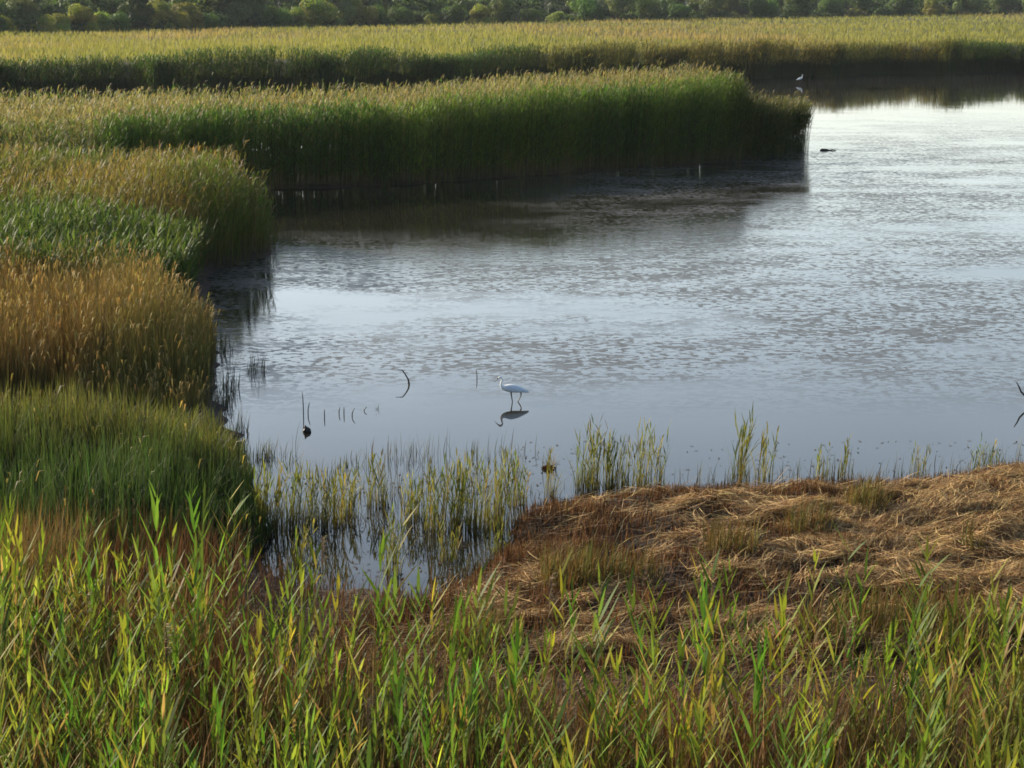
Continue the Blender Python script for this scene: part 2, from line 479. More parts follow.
def field_col(x, y, n):
    a = fbm(x, y * .35, 30, 11); b = fbm(x, y, 9, 21)
    c = mixc(np.array([.215, .215, .060]), np.array([.26, .205, .085]), np.clip((a - .4) * 4, 0, 1))
    c = mixc(c, np.array([.145, .170, .040]), np.clip((b - .45) * 3.5, 0, 1) * .8)
    return jitter(c, n, .08, .03)

rb = RB()
def far_h(x, y):
    P = np.stack([x, y], -1)
    return ground_h(x, y) + np.clip(sdist(P, FARp) * 1.2, 0, 1.95)
canopy_sheet(rb, np.concatenate([np.arange(-110, 140, 2.0)]), np.concatenate([np.arange(88, 170, 1.5), np.geomspace(170, 560, 60)]),
             lambda x, y: np.where(np.abs(sdist(np.stack([x, y], -1), FARp) - 1e-9) >= 0, np.where(inside(np.stack([x, y], -1), FARp), far_h(x, y), -1.0), 0), (.06, .06, .02))
# top of the field: evenly seen density
n = 260000
px = U(-260, 1284, n); py = 14 + 62 * rng.random(n) ** 1.25
P = G(px, py, 2.45)[:, :2]
k = inside(P, FARp) & (P[:, 1] < field_end(px) + 14)
k &= (P[:, 1] > 175) | (sdist(P, FARp) > .8)
P = P[k]
H = 2.6 + .3 * (fbm(P[:, 0], P[:, 1], 14, 31) - .5) * 2 + rng.normal(0, .12, len(P))
B = np.concatenate([P, ground_h(P[:, 0], P[:, 1])[:, None]], 1)
up = .5
B2 = B.copy(); B2[:, 2] += H - up
sc_ = np.clip(P[:, 1] / 110, .9, 3.0)
fc = field_col(P[:, 0], P[:, 1], len(P))
blades(rb, B2, U(.3, .62, len(P)), .038 * sc_, fc * .9, fc * 1.05, lean=.35, K=3)
# standing front face
def along(poly, dens, depth, pmin=None):
    out = []
    for i in range(len(poly) - 1):
        a, b = np.array(poly[i]), np.array(poly[i + 1]); L = np.linalg.norm(b - a)
        m = int(L * depth * dens)
        if m < 1: continue
        nrm = np.array([-(b - a)[1], (b - a)[0]]) / L
        out.append(a + (b - a) * rng.random((m, 1)) + nrm * depth * rng.random((m, 1)) ** 1.4)
    return np.concatenate(out)
fr = along(FAR[:NFAR], 60, 1.3)
B = np.concatenate([fr, np.zeros((len(fr), 1)) - .05], 1)
H = 2.7 + 1.1 * (fbm(fr[:, 0], fr[:, 1], 8, 33) - .5) + rng.normal(0, .15, len(fr))
c = mixc(np.array([.042, .085, .022]), np.array([.18, .155, .05]), np.clip((fbm(fr[:, 0], fr[:, 1] * 0, 8, 51) - .5) * 5, 0, 1))
plants(rb, B, H, 4, .45, .06, jitter(c, len(fr)), jitter((.055, .065, .028), len(fr)), stemw=.016, t0=.35, K=3)
o = rb.build('reed_field', M_REED)
tag(o, 'wide olive and gold reed field stretching back to the distant wood', 'reeds', kind='stuff')

# ------------------------------------------------------------------ middle reed spit
def mid_height(x, y):
    d = sdist(np.stack([x, y], -1), MIDp)
    h = 2.55 + .45 * (fbm(x, y, 5, 61) - .5) + .55 * (fbm(x, y, 1.5, 62) - .5)
    tip = np.clip((x - 8.2) / .7, 0, 1)
    h = h - .15 + .47 * np.clip((x + 4) / 9, 0, 1) - tip * (1.05 + .15 * np.clip((x - 9) / 1.5, 0, 1))
    h = h - .1 * np.clip((-8 - x) / 12, 0, 1)
    return h
rb = RB()
box = (-30, 40, 20, 90)
front = along(MID[:NMID], 100, 1.8)
top = scatter(MIDp, 26, .8, box)
tt_ = scatter(MIDp, 70, -.15, (8.2, 40, 20, 90))
top = np.concatenate([top, tt_])
for Pm, nl, isfront in ((front, 8, 1), (top, 6, 0)):
    x, y = Pm[:, 0], Pm[:, 1]
    H = mid_height(x, y) + rng.normal(0, .16, len(Pm))
    a = np.clip((fbm(x, y, 6, 81) - .42) * 3, 0, 1)
    c = mixc(np.array([.045, .105, .021]), np.array([.095, .155, .028]), a)
    if not isfront:
        d = sdist(Pm, MIDp)
        t = np.clip((d - .9) / 2.2, 0, 1) * np.clip(.4 + 1.1 * fbm(x * .5, y * 1.5, 4, 91), 0, 1)
        c = mixc(c, np.array([.215, .195, .080]), t)
        pl = .22
    else: pl = .03
    tip = np.clip((x - 7.2) / 2, 0, 1) * .7
    c = mixc(c, np.array([.085, .075, .030]), tip)
    c = jitter(c, len(Pm), .2)
    B = np.concatenate([Pm, np.full((len(Pm), 1), -.05)], 1)
    plants(rb, B, H, nl, .42, .032, c, jitter((.050, .064, .026), len(Pm), .3), stemw=.007, t0=.13 if isfront else .5, K=3, lean=.06, plume=pl, plumecol=(.18, .155, .075), wind=.06)
# thin bare stems standing at the waterline of the spit
bs = along(MID[:NMID], 22, .5)
blades(rb, np.concatenate([bs, np.full((len(bs), 1), -.05)], 1), U(.5, 1.5, len(bs)), U(.008, .016, len(bs)), jitter((.10, .085, .045), len(bs), .4), lean=.05, K=3, wind=.02)
o = rb.build('reed_spit', M_REED)
tag(o, 'tall dense green reed spit with dark shaded front reaching out into the pond', 'reeds', kind='stuff')

# ------------------------------------------------------------------ left bank stands
def pz(pts, z): return np.array([tuple(G(x, y, z)[:2]) for x, y in pts])

# back: green-gold reeds with a rounded tip over the water
BACK = np.array([(-5.45, 41.3), (-5.75, 39.0), (-6.4, 38.0), (-7.2, 36.5), (-9, 36.0), (-16, 35.0), (-30, 34), (-30, 50), (-14, 49), (-8.6, 46.5), (-6.3, 44.5)])
rb = RB()
def back_h(x, y):
    d = sdist(np.stack([x, y], -1), BACK)
    return (1.75 + .75 * (fbm(x, y, 3.2, 101) - .4) + .35 * np.clip((x + 10) / 4, 0, 1)) * np.clip(.5 + d * .38, .35, 1)
Pm = ragged(BACK, 60, .8, .8, 503)
k = (np.abs(visible_px(Pm)[0] - 50) < 420); Pm = Pm[k]
x, y = Pm[:, 0], Pm[:, 1]
H = back_h(x, y) + rng.normal(0, .12, len(Pm))
t = np.clip((fbm(x, y, 2.6, 111) - .36) * 3.2, 0, 1)
c = mixc(np.array([.075, .115, .024]), np.array([.185, .14, .042]), t)
plants(rb, onground(Pm), H, 7, .40, .024, jitter(c, len(Pm), .2), jitter((.12, .10, .05), len(Pm), .25), stemw=.006, t0=.2, K=3, lean=.12, plume=.06)
bl = scatter(BACK, 90); k = (np.abs(visible_px(bl)[0] - 50) < 420); bl = bl[k]
c = mixc(np.array([.09, .12, .026]), np.array([.22, .16, .055]), np.clip((fbm(bl[:, 0], bl[:, 1], 2.6, 111) - .36) * 3.2, 0, 1))
c = jitter(c, len(bl), .2)
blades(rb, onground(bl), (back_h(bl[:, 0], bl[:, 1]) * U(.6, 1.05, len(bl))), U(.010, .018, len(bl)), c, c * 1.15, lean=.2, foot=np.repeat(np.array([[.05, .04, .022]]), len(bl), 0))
o = rb.build('reed_mound', M_REED)
tag(o, 'green and gold reed mound on the left bank, in front of the reed spit', 'reeds', kind='stuff')

# bright green broad-leaved reeds
GRN = np.array([(-6.35, 34.2), (-6.1, 32.0), (-6.0, 30.5), (-8, 30.2), (-20, 30), (-20, 35.2), (-9, 36.0), (-7.0, 36.4)])
rb = RB()
Pm = ragged(GRN, 70, 1.3, .9, 501); k = (np.abs(visible_px(Pm)[0] - 0) < 380); Pm = Pm[k]
x, y = Pm[:, 0], Pm[:, 1]
H = 1.45 + .8 * (fbm(x, y, 2.4, 121) - .4) - .5 * np.clip((x + 8.0) / 2, 0, 1) + rng.normal(0, .12, len(Pm))
c = mixc(np.array([.045, .080, .022]), np.array([.085, .120, .028]), rng.random(len(Pm)))
plants(rb, onground(Pm), H, 8, .48, .030, jitter(c, len(Pm), .15), jitter((.06, .09, .03), len(Pm), .2), stemw=.007, t0=.25, K=4, lean=.12)
o = rb.build('green_reeds', M_REED)
tag(o, 'bright green leafy reeds on the left bank behind the golden grass', 'reeds', kind='stuff')

# golden brown fine grass
GLD = np.array([(-4.1, 25.3), (-4.3, 27.4), (-5.0, 29.4), (-5.9, 31.2), (-8, 31.4), (-18, 31.2), (-18, 23.8), (-8, 23.6), (-5.5, 23.9), (-4.5, 24.4)])
rb = RB()
Pm = ragged(GLD, 600, 1.0, .7, 502); k = (np.abs(visible_px(Pm)[0] - 0) < 380); Pm = Pm[k]
x, y = Pm[:, 0], Pm[:, 1]
d = sdist(Pm, GLD)
k = d > -2; Pm, x, y, d = Pm[k], x[k], y[k], d[k]
H = (1.42 + .75 * (fbm(x, y, 1.3, 131) - .5)) * np.clip(.42 + d * .48, .3, 1) * U(.62, 1.1, len(Pm))
t = np.clip((fbm(x, y, 1.5, 141) - .3) * 2.4, 0, 1)
c = mixc(np.array([.105, .110, .030]), np.array([.135, .095, .030]), t)
c = jitter(c, len(Pm), .22)
tipc = mixc(np.array([.205, .170, .046]), np.array([.230, .145, .042]), t)
tipc = jitter(tipc, len(Pm), .22)
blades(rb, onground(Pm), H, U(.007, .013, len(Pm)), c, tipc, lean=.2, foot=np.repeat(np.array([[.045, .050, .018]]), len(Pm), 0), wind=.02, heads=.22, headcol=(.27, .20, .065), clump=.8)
o = rb.build('golden_grass', M_DRY)
tag(o, 'golden brown fine marsh grass on the left bank beside the water', 'grass', kind='stuff')

# lower green grass in front of it
LOW = np.array([(-4.0, 22.9), (-3.75, 22.9), (-3.12, 21.3), (-2.72, 19.6), (-2.5, 18.3), (-2.6, 17.4), (-3.0, 16.2), (-16, 15.6), (-16, 22.7)])
rb = RB()
Pm = scatter(LOW, 700); k = (np.abs(visible_px(Pm)[0] - 0) < 380); Pm = Pm[k]
x, y = Pm[:, 0], Pm[:, 1]
d = sdist(Pm, LOW)
k = d > vnoise(x, y, .5, 155) * .35 - .12; Pm, x, y, d = Pm[k], x[k], y[k], d[k]
H = (.84 + .9 * (fbm(x, y, .9, 151) - .5)) * U(.45, 1.15, len(Pm)) * np.clip(.32 + .55 * d, .25, 1)
t = np.clip((fbm(x, y, 1.8, 161) - .42) * 3, 0, 1)
t *= np.clip((y - 19.2) / 2.5, 0, 1)
c = jitter(mixc(np.array([.034, .060, .018]), np.array([.105, .105, .030]), t), len(Pm), .25)
blades(rb, onground(Pm), H, U(.008, .016, len(Pm)), c, c * 1.15, lean=.28, foot=c * .6, wind=.03, heads=.008, headcol=(.2, .16, .06), clump=.6)
o = rb.build('green_grass', M_REED)
tag(o, 'low green marsh grass on the left bank below the golden grass', 'grass', kind='stuff')

# ------------------------------------------------------------------ right shore: straw and stubble
SHORE = np.array([(-.25, 17.2), (.2, 18.5), (.5, 19.4), (1.2, 19.8), (2.3, 20.0), (3.6, 20.15), (5.0, 20.35), (6.6, 20.8), (12, 21.5), (12, 12), (-1.8, 12), (-1.5, 15.4), (-.6, 16.2)])
rb = RB()
Pm = scatter(SHORE, 3800)
kx = visible_px(Pm, .1)[0]; Pm = Pm[(kx > -120) & (kx < 1420)]
sd = sdist(Pm, NEARp)
u_ = Pm[:, 0] * .8 + Pm[:, 1] * .6; v_ = Pm[:, 1] * .8 - Pm[:, 0] * .35       # drifts run slantwise
dens = vnoise(u_ * .8, v_ * 1.5, .42, 171) * .42 + vnoise(u_, v_ * 1.8, .17, 172) * .33 + vnoise(Pm[:, 0], Pm[:, 1], 1.9, 173) * .25
dens += .05 * np.clip(Pm[:, 0] - 1.5, -1, 2)
k = (dens > .614) & (sd > .5) & (Pm[:, 1] > 14.3) & (Pm[:, 0] > .1 - .5 * (Pm[:, 1] < 16.2)) 
k &= rng.random(len(Pm)) < np.clip((sd - .1) / 1.1, .08, 1)
Pm = Pm[k]
nS = len(Pm)
ang = rng.normal(0, .5, nS) + (vnoise(Pm[:, 0], Pm[:, 1], .8, 175) - .5) * 2.6
LL = U(.10, .42, nS)
K = 5
s = np.linspace(-.5, .5, K)
Q = np.zeros((nS, K, 3))
bend = rng.normal(0, .12, nS)
Q[..., 0] = Pm[:, 0, None] + LL[:, None] * (np.cos(ang)[:, None] * s - np.sin(ang)[:, None] * bend[:, None] * (1 - 4 * s ** 2))
Q[..., 1] = Pm[:, 1, None] + LL[:, None] * (np.sin(ang)[:, None] * s + np.cos(ang)[:, None] * bend[:, None] * (1 - 4 * s ** 2))
gz = ground_h(Q[..., 0].ravel(), Q[..., 1].ravel()).reshape(nS, K)
Q[..., 2] = np.maximum(gz, .02) + .02 + U(0, .06, nS)[:, None] + rng.normal(0, .06, nS)[:, None] * s + np.abs(rng.normal(0, .03, nS))[:, None]
S = np.stack([-np.sin(ang) * .8, np.cos(ang) * .8, U(-.6, .6, nS)], -1)
old = (rng.random(nS) < .4)[:, None]
C = np.where(old, jitter((.16, .09, .042), nS, .35), jitter(STRAW, nS, .22, .05))
rb.add(Q, S, np.broadcast_to(np.array([.6, 1, 1, .9, .3]) * .0034, (nS, K)), C)
Pm = scatter(SHORE, 120); kx = visible_px(Pm, .1)[0]; Pm = Pm[(kx > -120) & (kx < 1420) & (Pm[:, 1] > 13.6) & (sdist(Pm, NEARp) > .15)]
m = len(Pm); ang = U(0, np.pi, m) * .6 - .4; l = U(.05, .22, m)
dv = np.stack([np.cos(ang) * l, np.sin(ang) * l, rng.normal(0, .25, m) * l], -1)
base_ = onground(Pm) + np.array([0, 0, .05]) + np.stack([0 * l, 0 * l, U(0, .06, m)], -1)
rb.add(np.stack([base_ - dv, base_, base_ + dv], 1), np.stack([-np.sin(ang), np.cos(ang), U(-.4, .4, m)], -1), np.broadcast_to(np.array([.002, .0035, .0015]), (m, 3)), jitter(mixc(np.array([.15, .085, .04]), np.array([.5, .36, .18]), rng.random(m)), m, .25))
o = rb.build('straw_litter', M_DRY)
tag(o, 'pale flattened straw lying in drifts over the brown right shore', 'straw', kind='stuff')

rb = RB()
Pm = scatter(np.concatenate([SHORE[:9] + np.array([[-.25, .3]]), SHORE[9:]]), 1500)
kx = visible_px(Pm, .1)[0]; Pm = Pm[(kx > -120) & (kx < 1420)]
sd = sdist(Pm, NEARp)
k = (sd > .12 - .75 * vnoise(Pm[:, 0], Pm[:, 1], .45, 187) ** 1.5) & (rng.random(len(Pm)) < np.clip(1.3 - sd / 2.2, .55, 1)) & (Pm[:, 1] > 14)
Pm = Pm[k]
c = mixc(np.array([.062, .031, .015]), np.array([.19, .105, .045]), rng.random(len(Pm)) ** 1.6)
gb = onground(Pm); 
blades(rb, gb, U(.05, .17, len(Pm)) * (.4 + 1.1 * vnoise(Pm[:, 0], Pm[:, 1], .5, 185)), U(.007, .013, len(Pm)), jitter(c, len(Pm), .25), lean=.22, wind=0)
c = mixc(np.array([.10, .12, .03]), np.array([.16, .09, .03]), rng.random(len(Pm)))
k = (vnoise(Pm[:, 0], Pm[:, 1], .8, 181) > .78)
blades(rb, gb[k], U(.18, .5, k.sum()), U(.007, .012, k.sum()), jitter(c[k], k.sum(), .2), lean=.3)
o = rb.build('reed_stubble', M_DRY)
tag(o, 'short red brown cut stubble along the right shore waterline', 'stubble', kind='stuff')

# ------------------------------------------------------------------ foreground undergrowth
def fore_top(px):       # how far the foreground stand reaches back, metres
    return np.interp(px, [-200, 0, 120, 230, 300, 400, 480, 560, 700, 860, 1024, 1200], [14.6, 14.5, 14.6, 14.2, 13.2, 12.9, 13.0, 12.9, 12.8, 12.7, 13.2, 13.4])
n = 86000
P = np.stack([U(-9, 9, n), U(8.2, 17.6, n)], -1)
px = visible_px(P, .7)[0]
k = (P[:, 1] < fore_top(px) + np.where(px < 250, 2.8, 3.2)) & (px > -360) & (px < 1400) & (sdist(P, NEARp) > .05)
k &= (P[:, 1] < fore_top(px)) | (rng.random(n) < np.where(px > 500, .3, .8))
P, px = P[k], px[k]
rb = RB()
t = np.clip((fbm(P[:, 0], P[:, 1], 1.6, 191) - .35) * 3, 0, 1)
c = mixc(np.array([.085, .082, .022]), np.array([.17, .075, .026]), t)
back = np.clip((P[:, 1] - fore_top(px) + .7) / 1.2, 0, 1)
Hh = U(.4, 1.0, len(P)) * (1 - np.where(px < 240, .25, .68) * back)
c = c * (1 - back[:, None]) + mixc(np.array([.14, .062, .024]), np.array([.09, .055, .022]), rng.random(len(P))) * back[:, None]
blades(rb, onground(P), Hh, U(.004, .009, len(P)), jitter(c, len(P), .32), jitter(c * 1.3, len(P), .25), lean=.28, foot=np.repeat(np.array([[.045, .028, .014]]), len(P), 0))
# dry leaning stems
m = rng.choice(np.where(back < .5)[0], 2400, replace=False)
blades(rb, onground(P[m]), U(.5, 1.25, len(m)), U(.006, .011, len(m)), jitter((.27, .18, .085), len(m), .3), lean=.3)
# rusty patch at the left
rp = np.stack([U(-6.0, -3.95, 3200), U(14.4, 16.2, 3200)], -1)
cc = jitter((.17, .115, .036), len(rp), .3)
blades(rb, onground(rp), U(.6, 1.1, len(rp)), U(.006, .011, len(rp)), cc * .8, cc * 1.2, lean=.25)
o = rb.build('undergrowth', M_DRY)
tag(o, 'tangled olive and rusty brown grass under the foreground reeds', 'grass', kind='stuff')

# reed filler between the single foreground reeds
n = 4300
P = np.stack([U(-9, 9, n), U(8.4, 17.0, n)], -1)
px = visible_px(P, .9)[0]
k = (P[:, 1] < fore_top(px) - .2) & (px > -360) & (px < 1400)
thin = np.where(px > 480, np.clip(1.15 - (P[:, 1] - 10.5) / 5, .12, 1), 1)
k &= rng.random(n) < thin * .8 * np.clip((fbm(P[:, 0], P[:, 1], .9, 601) - .32) * 4, .25, 1)
P = P[k]; px = px[k]
rb = RB()
c = mixc(np.array([.062, .122, .023]), np.array([.185, .200, .034]), rng.random(len(P)) ** 1.3)
plants(rb, onground(P), U(.75, 1.3, len(P)), 11, .31, .020, jitter(c, len(P), .2), jitter((.13, .10, .04), len(P), .25), stemw=.004, t0=.2, K=4, lean=.10, el=(48, 78), droop=.12, tipdry=.22)
o = rb.build('reed_thicket', M_REEDV)
tag(o, 'thicket of green reeds filling the foreground between the taller single reeds', 'reeds', kind='stuff')

# ------------------------------------------------------------------ single foreground reeds
def reed_proto(H, nleaf, col, stemcol, L, w, plume=0, tipdry=.15, el=(50, 78), droop=.3, lean=.08):
    rs, rl = RB(), RB()
    b = np.zeros((1, 3))
    plants(rl, b, np.array([H]), nleaf, L, w, jitter(col, 1, .05), jitter(stemcol, 1, .05), stemw=.0055, t0=.18, K=5, lean=lean, wind=.07, rs=rs, el=el, droop=droop, tipdry=tipdry)
    hd = None
    if plume:
        hd = RB()
        for _ in range(70):
            a = rng.random() * 6.28; tt = rng.random() * .2; ll = U(.08, .17, 1)[0]
            d = np.array([math.cos(a) * .22 + .25, math.sin(a) * .22])
            top = np.array([.07 * H, -.01 * H, H - .05 + tt])
            Q = np.array([[top, top + [*(d * ll * .45), ll * .7], top + [*(d * ll), ll * .75]]])
            hd.add(Q, np.array([[-d[1], d[0], .3]]), np.array([[.003, .007, .002]]), jitter((.15, .105, .06), 1, .2))
    return rs.mesh('stem', M_REEDV), rl.mesh('leaves', M_REEDV), (hd.mesh('seed_head', M_DRY) if hd else None)

PROT = {'green': [], 'yellow': [], 'dry': []}
for i in range(8):
    PROT['green'].append(reed_proto(1.35 + .25 * rng.random(), 12 + i % 4, (.082, .138, .027), (.09, .11, .035), .38, .026, tipdry=.06, el=(48, 74), droop=.10))
for i in range(6):
    PROT['yellow'].append(reed_proto(1.3 + .25 * rng.random(), 11 + i % 3, (.175, .200, .036), (.15, .14, .045), .37, .027, tipdry=.2, el=(48, 74), droop=.10))
for i in range(4):
    PROT['dry'].append(reed_proto(1.25 + .2 * rng.random(), 7, (.22, .15, .06), (.20, .14, .07), .36, .019, plume=1, tipdry=.6, droop=.5))

def single_reed(kind, i, loc, rz, s, label, group):
    stem, lv, hd = PROT[kind][i % len(PROT[kind])]
    t = empty('reed_plant', loc, rz, s)
    tag(t, label, 'reed', group)
    for nm, me in (('stem', stem), ('leaves', lv), ('seed_head', hd)):
        if me is None: continue
        q = bpy.data.objects.new(nm, me); COL.objects.link(q); q.parent = t
    return t

LAB = {
 ('green', 0): 'deep green reed with long upright blades in the thick stand of the lower left corner',
 ('green', 1): 'deep green reed with long upright blades in the stand below the small pool',
 ('green', 2): 'deep green reed with long upright blades in the thinner stand below the straw',
 ('yellow', 0): 'yellow-green reed catching the sun in the thick stand of the lower left corner',
 ('yellow', 1): 'yellow-green reed catching the sun in the stand below the small pool',
 ('yellow', 2): 'yellow-green reed catching the sun in the thinner stand below the straw',
 ('dry', 0): 'dry tan reed with a feathery head in the stand of the lower left corner',
 ('dry', 1): 'dry tan reed with a feathery head in the stand below the small pool',
 ('dry', 2): 'dry tan reed with a feathery head in the stand below the straw'}
ZN = ('lower left corner stand', 'stand below the small pool', 'stand below the straw')
cand = []
while len(cand) < 250:
    x, y = rng.uniform(-6, 6), rng.uniform(8.6, 17.2)
    px_ = float(visible_px(np.array([[x, y]]), 1.0)[0][0])
    if not (-30 < px_ < 1054) or y > fore_top(px_) + .1: continue
    if px_ > 480 and rng.random() > np.clip(1.2 - (y - 10.5) / 4.5, .12, 1): continue
    if any((x - a) ** 2 + (y - b) ** 2 < .13 ** 2 for a, b, _ in cand): continue
    cand.append((x, y, px_))
# named tall ones seen against straw and water: photo column and row of the tip
TALL = [(110, 520), (222, 512), (385, 520), (372, 545), (700, 548), (705, 560), (785, 570), (590, 610), (655, 590), (905, 575), (1018, 560), (1000, 590), (165, 540), (40, 575), (300, 540), (470, 590)]
for i, (tx, ty) in enumerate(TALL):
    q = G(tx, ty + 12, 1.45)
    cand.append((float(q[0]), float(q[1]), float(tx)))
for i, (x, y, px_) in enumerate(cand):
    z = 0 if px_ < 260 else 1 if px_ < 520 else 2
    r = rng.random()
    kind = 'green' if r < .64 else 'yellow' if r < .95 else 'dry'
    if i >= 250: kind = 'green' if i % 2 else 'yellow'
    hz = float(ground_h(np.array([x]), np.array([y]))[0])
    s = rng.uniform(.72, 1.05) if i < 250 else rng.uniform(.95, 1.08)
    nm = {'green': 'deep green reeds', 'yellow': 'yellow-green reeds', 'dry': 'dry seed-headed reeds'}[kind]
    single_reed(kind, int(rng.integers(0, 99)), (x, y, hz - .03), rng.uniform(-.7, .7) if i % 3 else rng.uniform(0, 6.28), s, LAB[(kind, z)], f'{nm} of the {ZN[z]}')

# ------------------------------------------------------------------ tufts standing in the shallows
def tuft(name, px, py, rpx, hpx, n, c0, c1, label, cat, group=None, leafy=False, w=(.005, .011), lean=.24):
    if leafy: n = int(n * 1.35); rpx *= 1.25
    b = G(px, py); dist = math.hypot(b[1], CAM_H); s = dist / FPX
    r = rpx * s; Hm = hpx * s / math.cos(math.atan2(CAM_H, b[1]))
    a = U(0, 2 * np.pi, n); rr = r * np.sqrt(rng.random(n))
    P = np.stack([np.cos(a) * rr, np.sin(a) * rr * .9, np.full(n, -.06)], -1)
    rb = RB()
    c = jitter(mixc(np.array(c0), np.array(c1), rng.random(n)), n, .2)
    H = Hm * U(.2, 1.08, n) * (1 - .35 * (rr / max(r, 1e-6)) ** 2)
    if leafy:
        blades(rb, P, H, U(*w, n), c, c * 1.15, lean=lean, foot=np.repeat(np.array([[.05, .035, .018]]), n, 0))
        m = max(4, n // 6)
        plants(rb, P[:m], Hm * U(.7, 1.1, m), 5, Hm * .33, .017, c[:m] * 1.05, c[:m], stemw=.004, t0=.35, K=4, lean=.1, el=(58, 80), droop=.2)
    else:
        blades(rb, P, H, U(*w, n), c, c * 1.1, lean=lean)
    o = rb.build(name, M_REED)
    o.location = (float(b[0]), float(b[1]), 0)
    return tag(o, label, cat, group)

gy = ((.075, .105, .024), (.18, .155, .045))
T = [
 (267, 530, 13, 66, 80, 'leafy green reed clump rising from the shallows at the end of the green left bank'),
 (297, 528, 15, 68, 100, 'tall olive reed clump between the left bank and the small pool'),
 (328, 526, 14, 62, 90, 'dense reed clump at the top edge of the small pool'),
 (349, 516, 8, 50, 45, 'thin reed clump at the right edge of the row above the small pool'),
 (377, 506, 9, 54, 50, 'slim pale green reed clump standing alone in the gap above the small pool'),
 (413, 520, 10, 50, 55, 'short yellow-green reed clump at the left of the broad central reed row'),
 (440, 530, 14, 70, 95, 'bushy yellow-green reed clump in the middle of the shallows'),
 (467, 530, 14, 76, 95, 'tall olive reed clump with fine tips in the middle of the shallows'),
 (494, 524, 13, 72, 85, 'leaning reed clump with brown feet near the corner of the muddy shore'),
 (519, 506, 8, 52, 40, 'small thin reed clump at the corner of the muddy shore'),
 (553, 496, 7, 48, 30, 'sparse reed clump behind the brown mud point'),
 (588, 488, 11, 66, 75, 'tall yellow-green reed clump with reddish base, first on the straw shore'),
 (618, 489, 13, 58, 80, 'wide low reed clump between two taller ones at the waterline of the straw shore'),
 (650, 488, 11, 64, 65, 'tall straight reed clump with tawny stems right of the wide low clump'),
 (392, 574, 8, 62, 40, 'slender bright reed clump standing in the front of the small pool'),
 (447, 560, 9, 44, 36, 'low yellowish reed clump in the middle of the small pool'),
 (300, 566, 9, 46, 40, 'low green reed clump at the left end of the small pool'),
 (498, 552, 9, 42, 34, 'low reed clump against the brown edge of the small pool'),
 (740, 482, 8, 76, 40, 'tallest slender reed clump standing alone at the straw shore'),
 (762, 480, 9, 56, 32, 'feathery pale reed clump just right of the tallest slender clump'),
 (824, 478, 8, 36, 24, 'low wispy reed clump in the middle of the straw shore waterline'),
 (846, 476, 7, 42, 22, 'wispy reed clump with one long stalk at the straw shore waterline'),
 (917, 476, 8, 38, 22, 'thin reed clump near the hump at the straw shore waterline'),
 (985, 470, 13, 34, 45, 'tawny grass clump on the hump where the shore meets the picture edge'),
]
for px_, py_, r_, h_, n_, lb in T:
    tuft('reed_clump', px_, py_, r_, h_, n_, *gy, lb, 'reed clump', 'reed clumps standing in the shallows', leafy=True)
dk = ((.030, .040, .018), (.075, .075, .035))
for px_, py_, r_, h_, n_, lb in [
 (248, 316, 10, 34, 40, 'dark sedge tuft at the mouth of the shaded inlet'),
 (224, 352, 11, 36, 60, 'small dark sedge tuft close against the golden grass bank'),
 (256, 372, 11, 36, 60, 'spiky dark sedge tuft standing farthest out from the golden grass bank'),
 (231, 388, 10, 42, 60, 'narrow dark sedge tuft off the dark foot of the golden grass bank'),
 (222, 406, 11, 46, 70, 'dense dark sedge tuft where the golden grass bank meets the low green grass'),
 (241, 434, 9, 38, 50, 'dark sedge tuft at the edge of the low green grass, by open water'),
 (264, 458, 11, 34, 60, 'small brownish sedge tuft at the corner of the low green grass'),
 (341, 466, 7, 20, 22, 'short dark tuft in open water above the row of reed clumps')]:
    tuft('sedge_tuft', px_, py_, r_, h_, n_, *dk, lb, 'sedge tuft', 'dark sedge tufts off the left bank', w=(.006, .011), lean=.25)
# tuft with a brown rotting base out in the shallows
o = tuft('reed_clump', 548, 469, 8, 30, 26, (.06, .07, .025), (.13, .09, .04), 'small ragged reed clump with a brown leafy heap, alone in open water', 'reed clump', 'reed clumps standing in the shallows', leafy=False)
rb = RB()
q = rng.normal(0, 1, (90, 3)); q /= np.linalg.norm(q, axis=1, keepdims=True); q *= np.array([.06, .05, .04]); q[:, 2] = np.abs(q[:, 2])
d1 = rng.normal(0, .016, (90, 3)); d2 = rng.normal(0, .016, (90, 3))
rb.quads(np.stack([q - d1, q + d2, q + d1, q - d2], 1), jitter((.06, .028, .016), 90, .3))
rb.build('leaf_heap', M_DRY, o)

# thin sedge and drowned stems scattered between the clumps
n = 4000
px = U(252, 545, n); py = U(450, 602, n)
P = G(px, py); k = (sdist(P[:, :2], NEARp) < .05) & (vnoise(P[:, 0], P[:, 1], .55, 401) > .5)
k2 = np.concatenate([G(U(560, 1040, 900), U(455, 490, 900))]); k2 = k2[(sdist(k2[:, :2], NEARp) < .1) & (sdist(k2[:, :2], NEARp) > -.9)]
P = np.concatenate([P[k], k2]); P[:, 2] = -.05
rb = RB()
c = mixc(np.array([.05, .06, .02]), np.array([.15, .13, .045]), rng.random(len(P)))
blades(rb, P, U(.06, .34, len(P)) * (.5 + vnoise(P[:, 0], P[:, 1], .4, 403)), U(.004, .009, len(P)), jitter(c, len(P), .2), lean=.3, foot=np.repeat(np.array([[.04, .028, .016]]), len(P), 0))
m = 520
px = np.concatenate([U(255, 545, m), U(500, 1030, 200)]); py = np.concatenate([U(470, 600, m), U(440, 482, 200)])
Q = G(px, py, .006); Q = Q[sdist(Q[:, :2], NEARp) < 0]
a = U(0, 6.28, len(Q)); l = U(.015, .045, len(Q)); d = np.stack([np.cos(a) * l, np.sin(a) * l, U(0, .006, len(Q))], -1); e = np.stack([-np.sin(a) * l * .3, np.cos(a) * l * .3, 0 * a], -1)
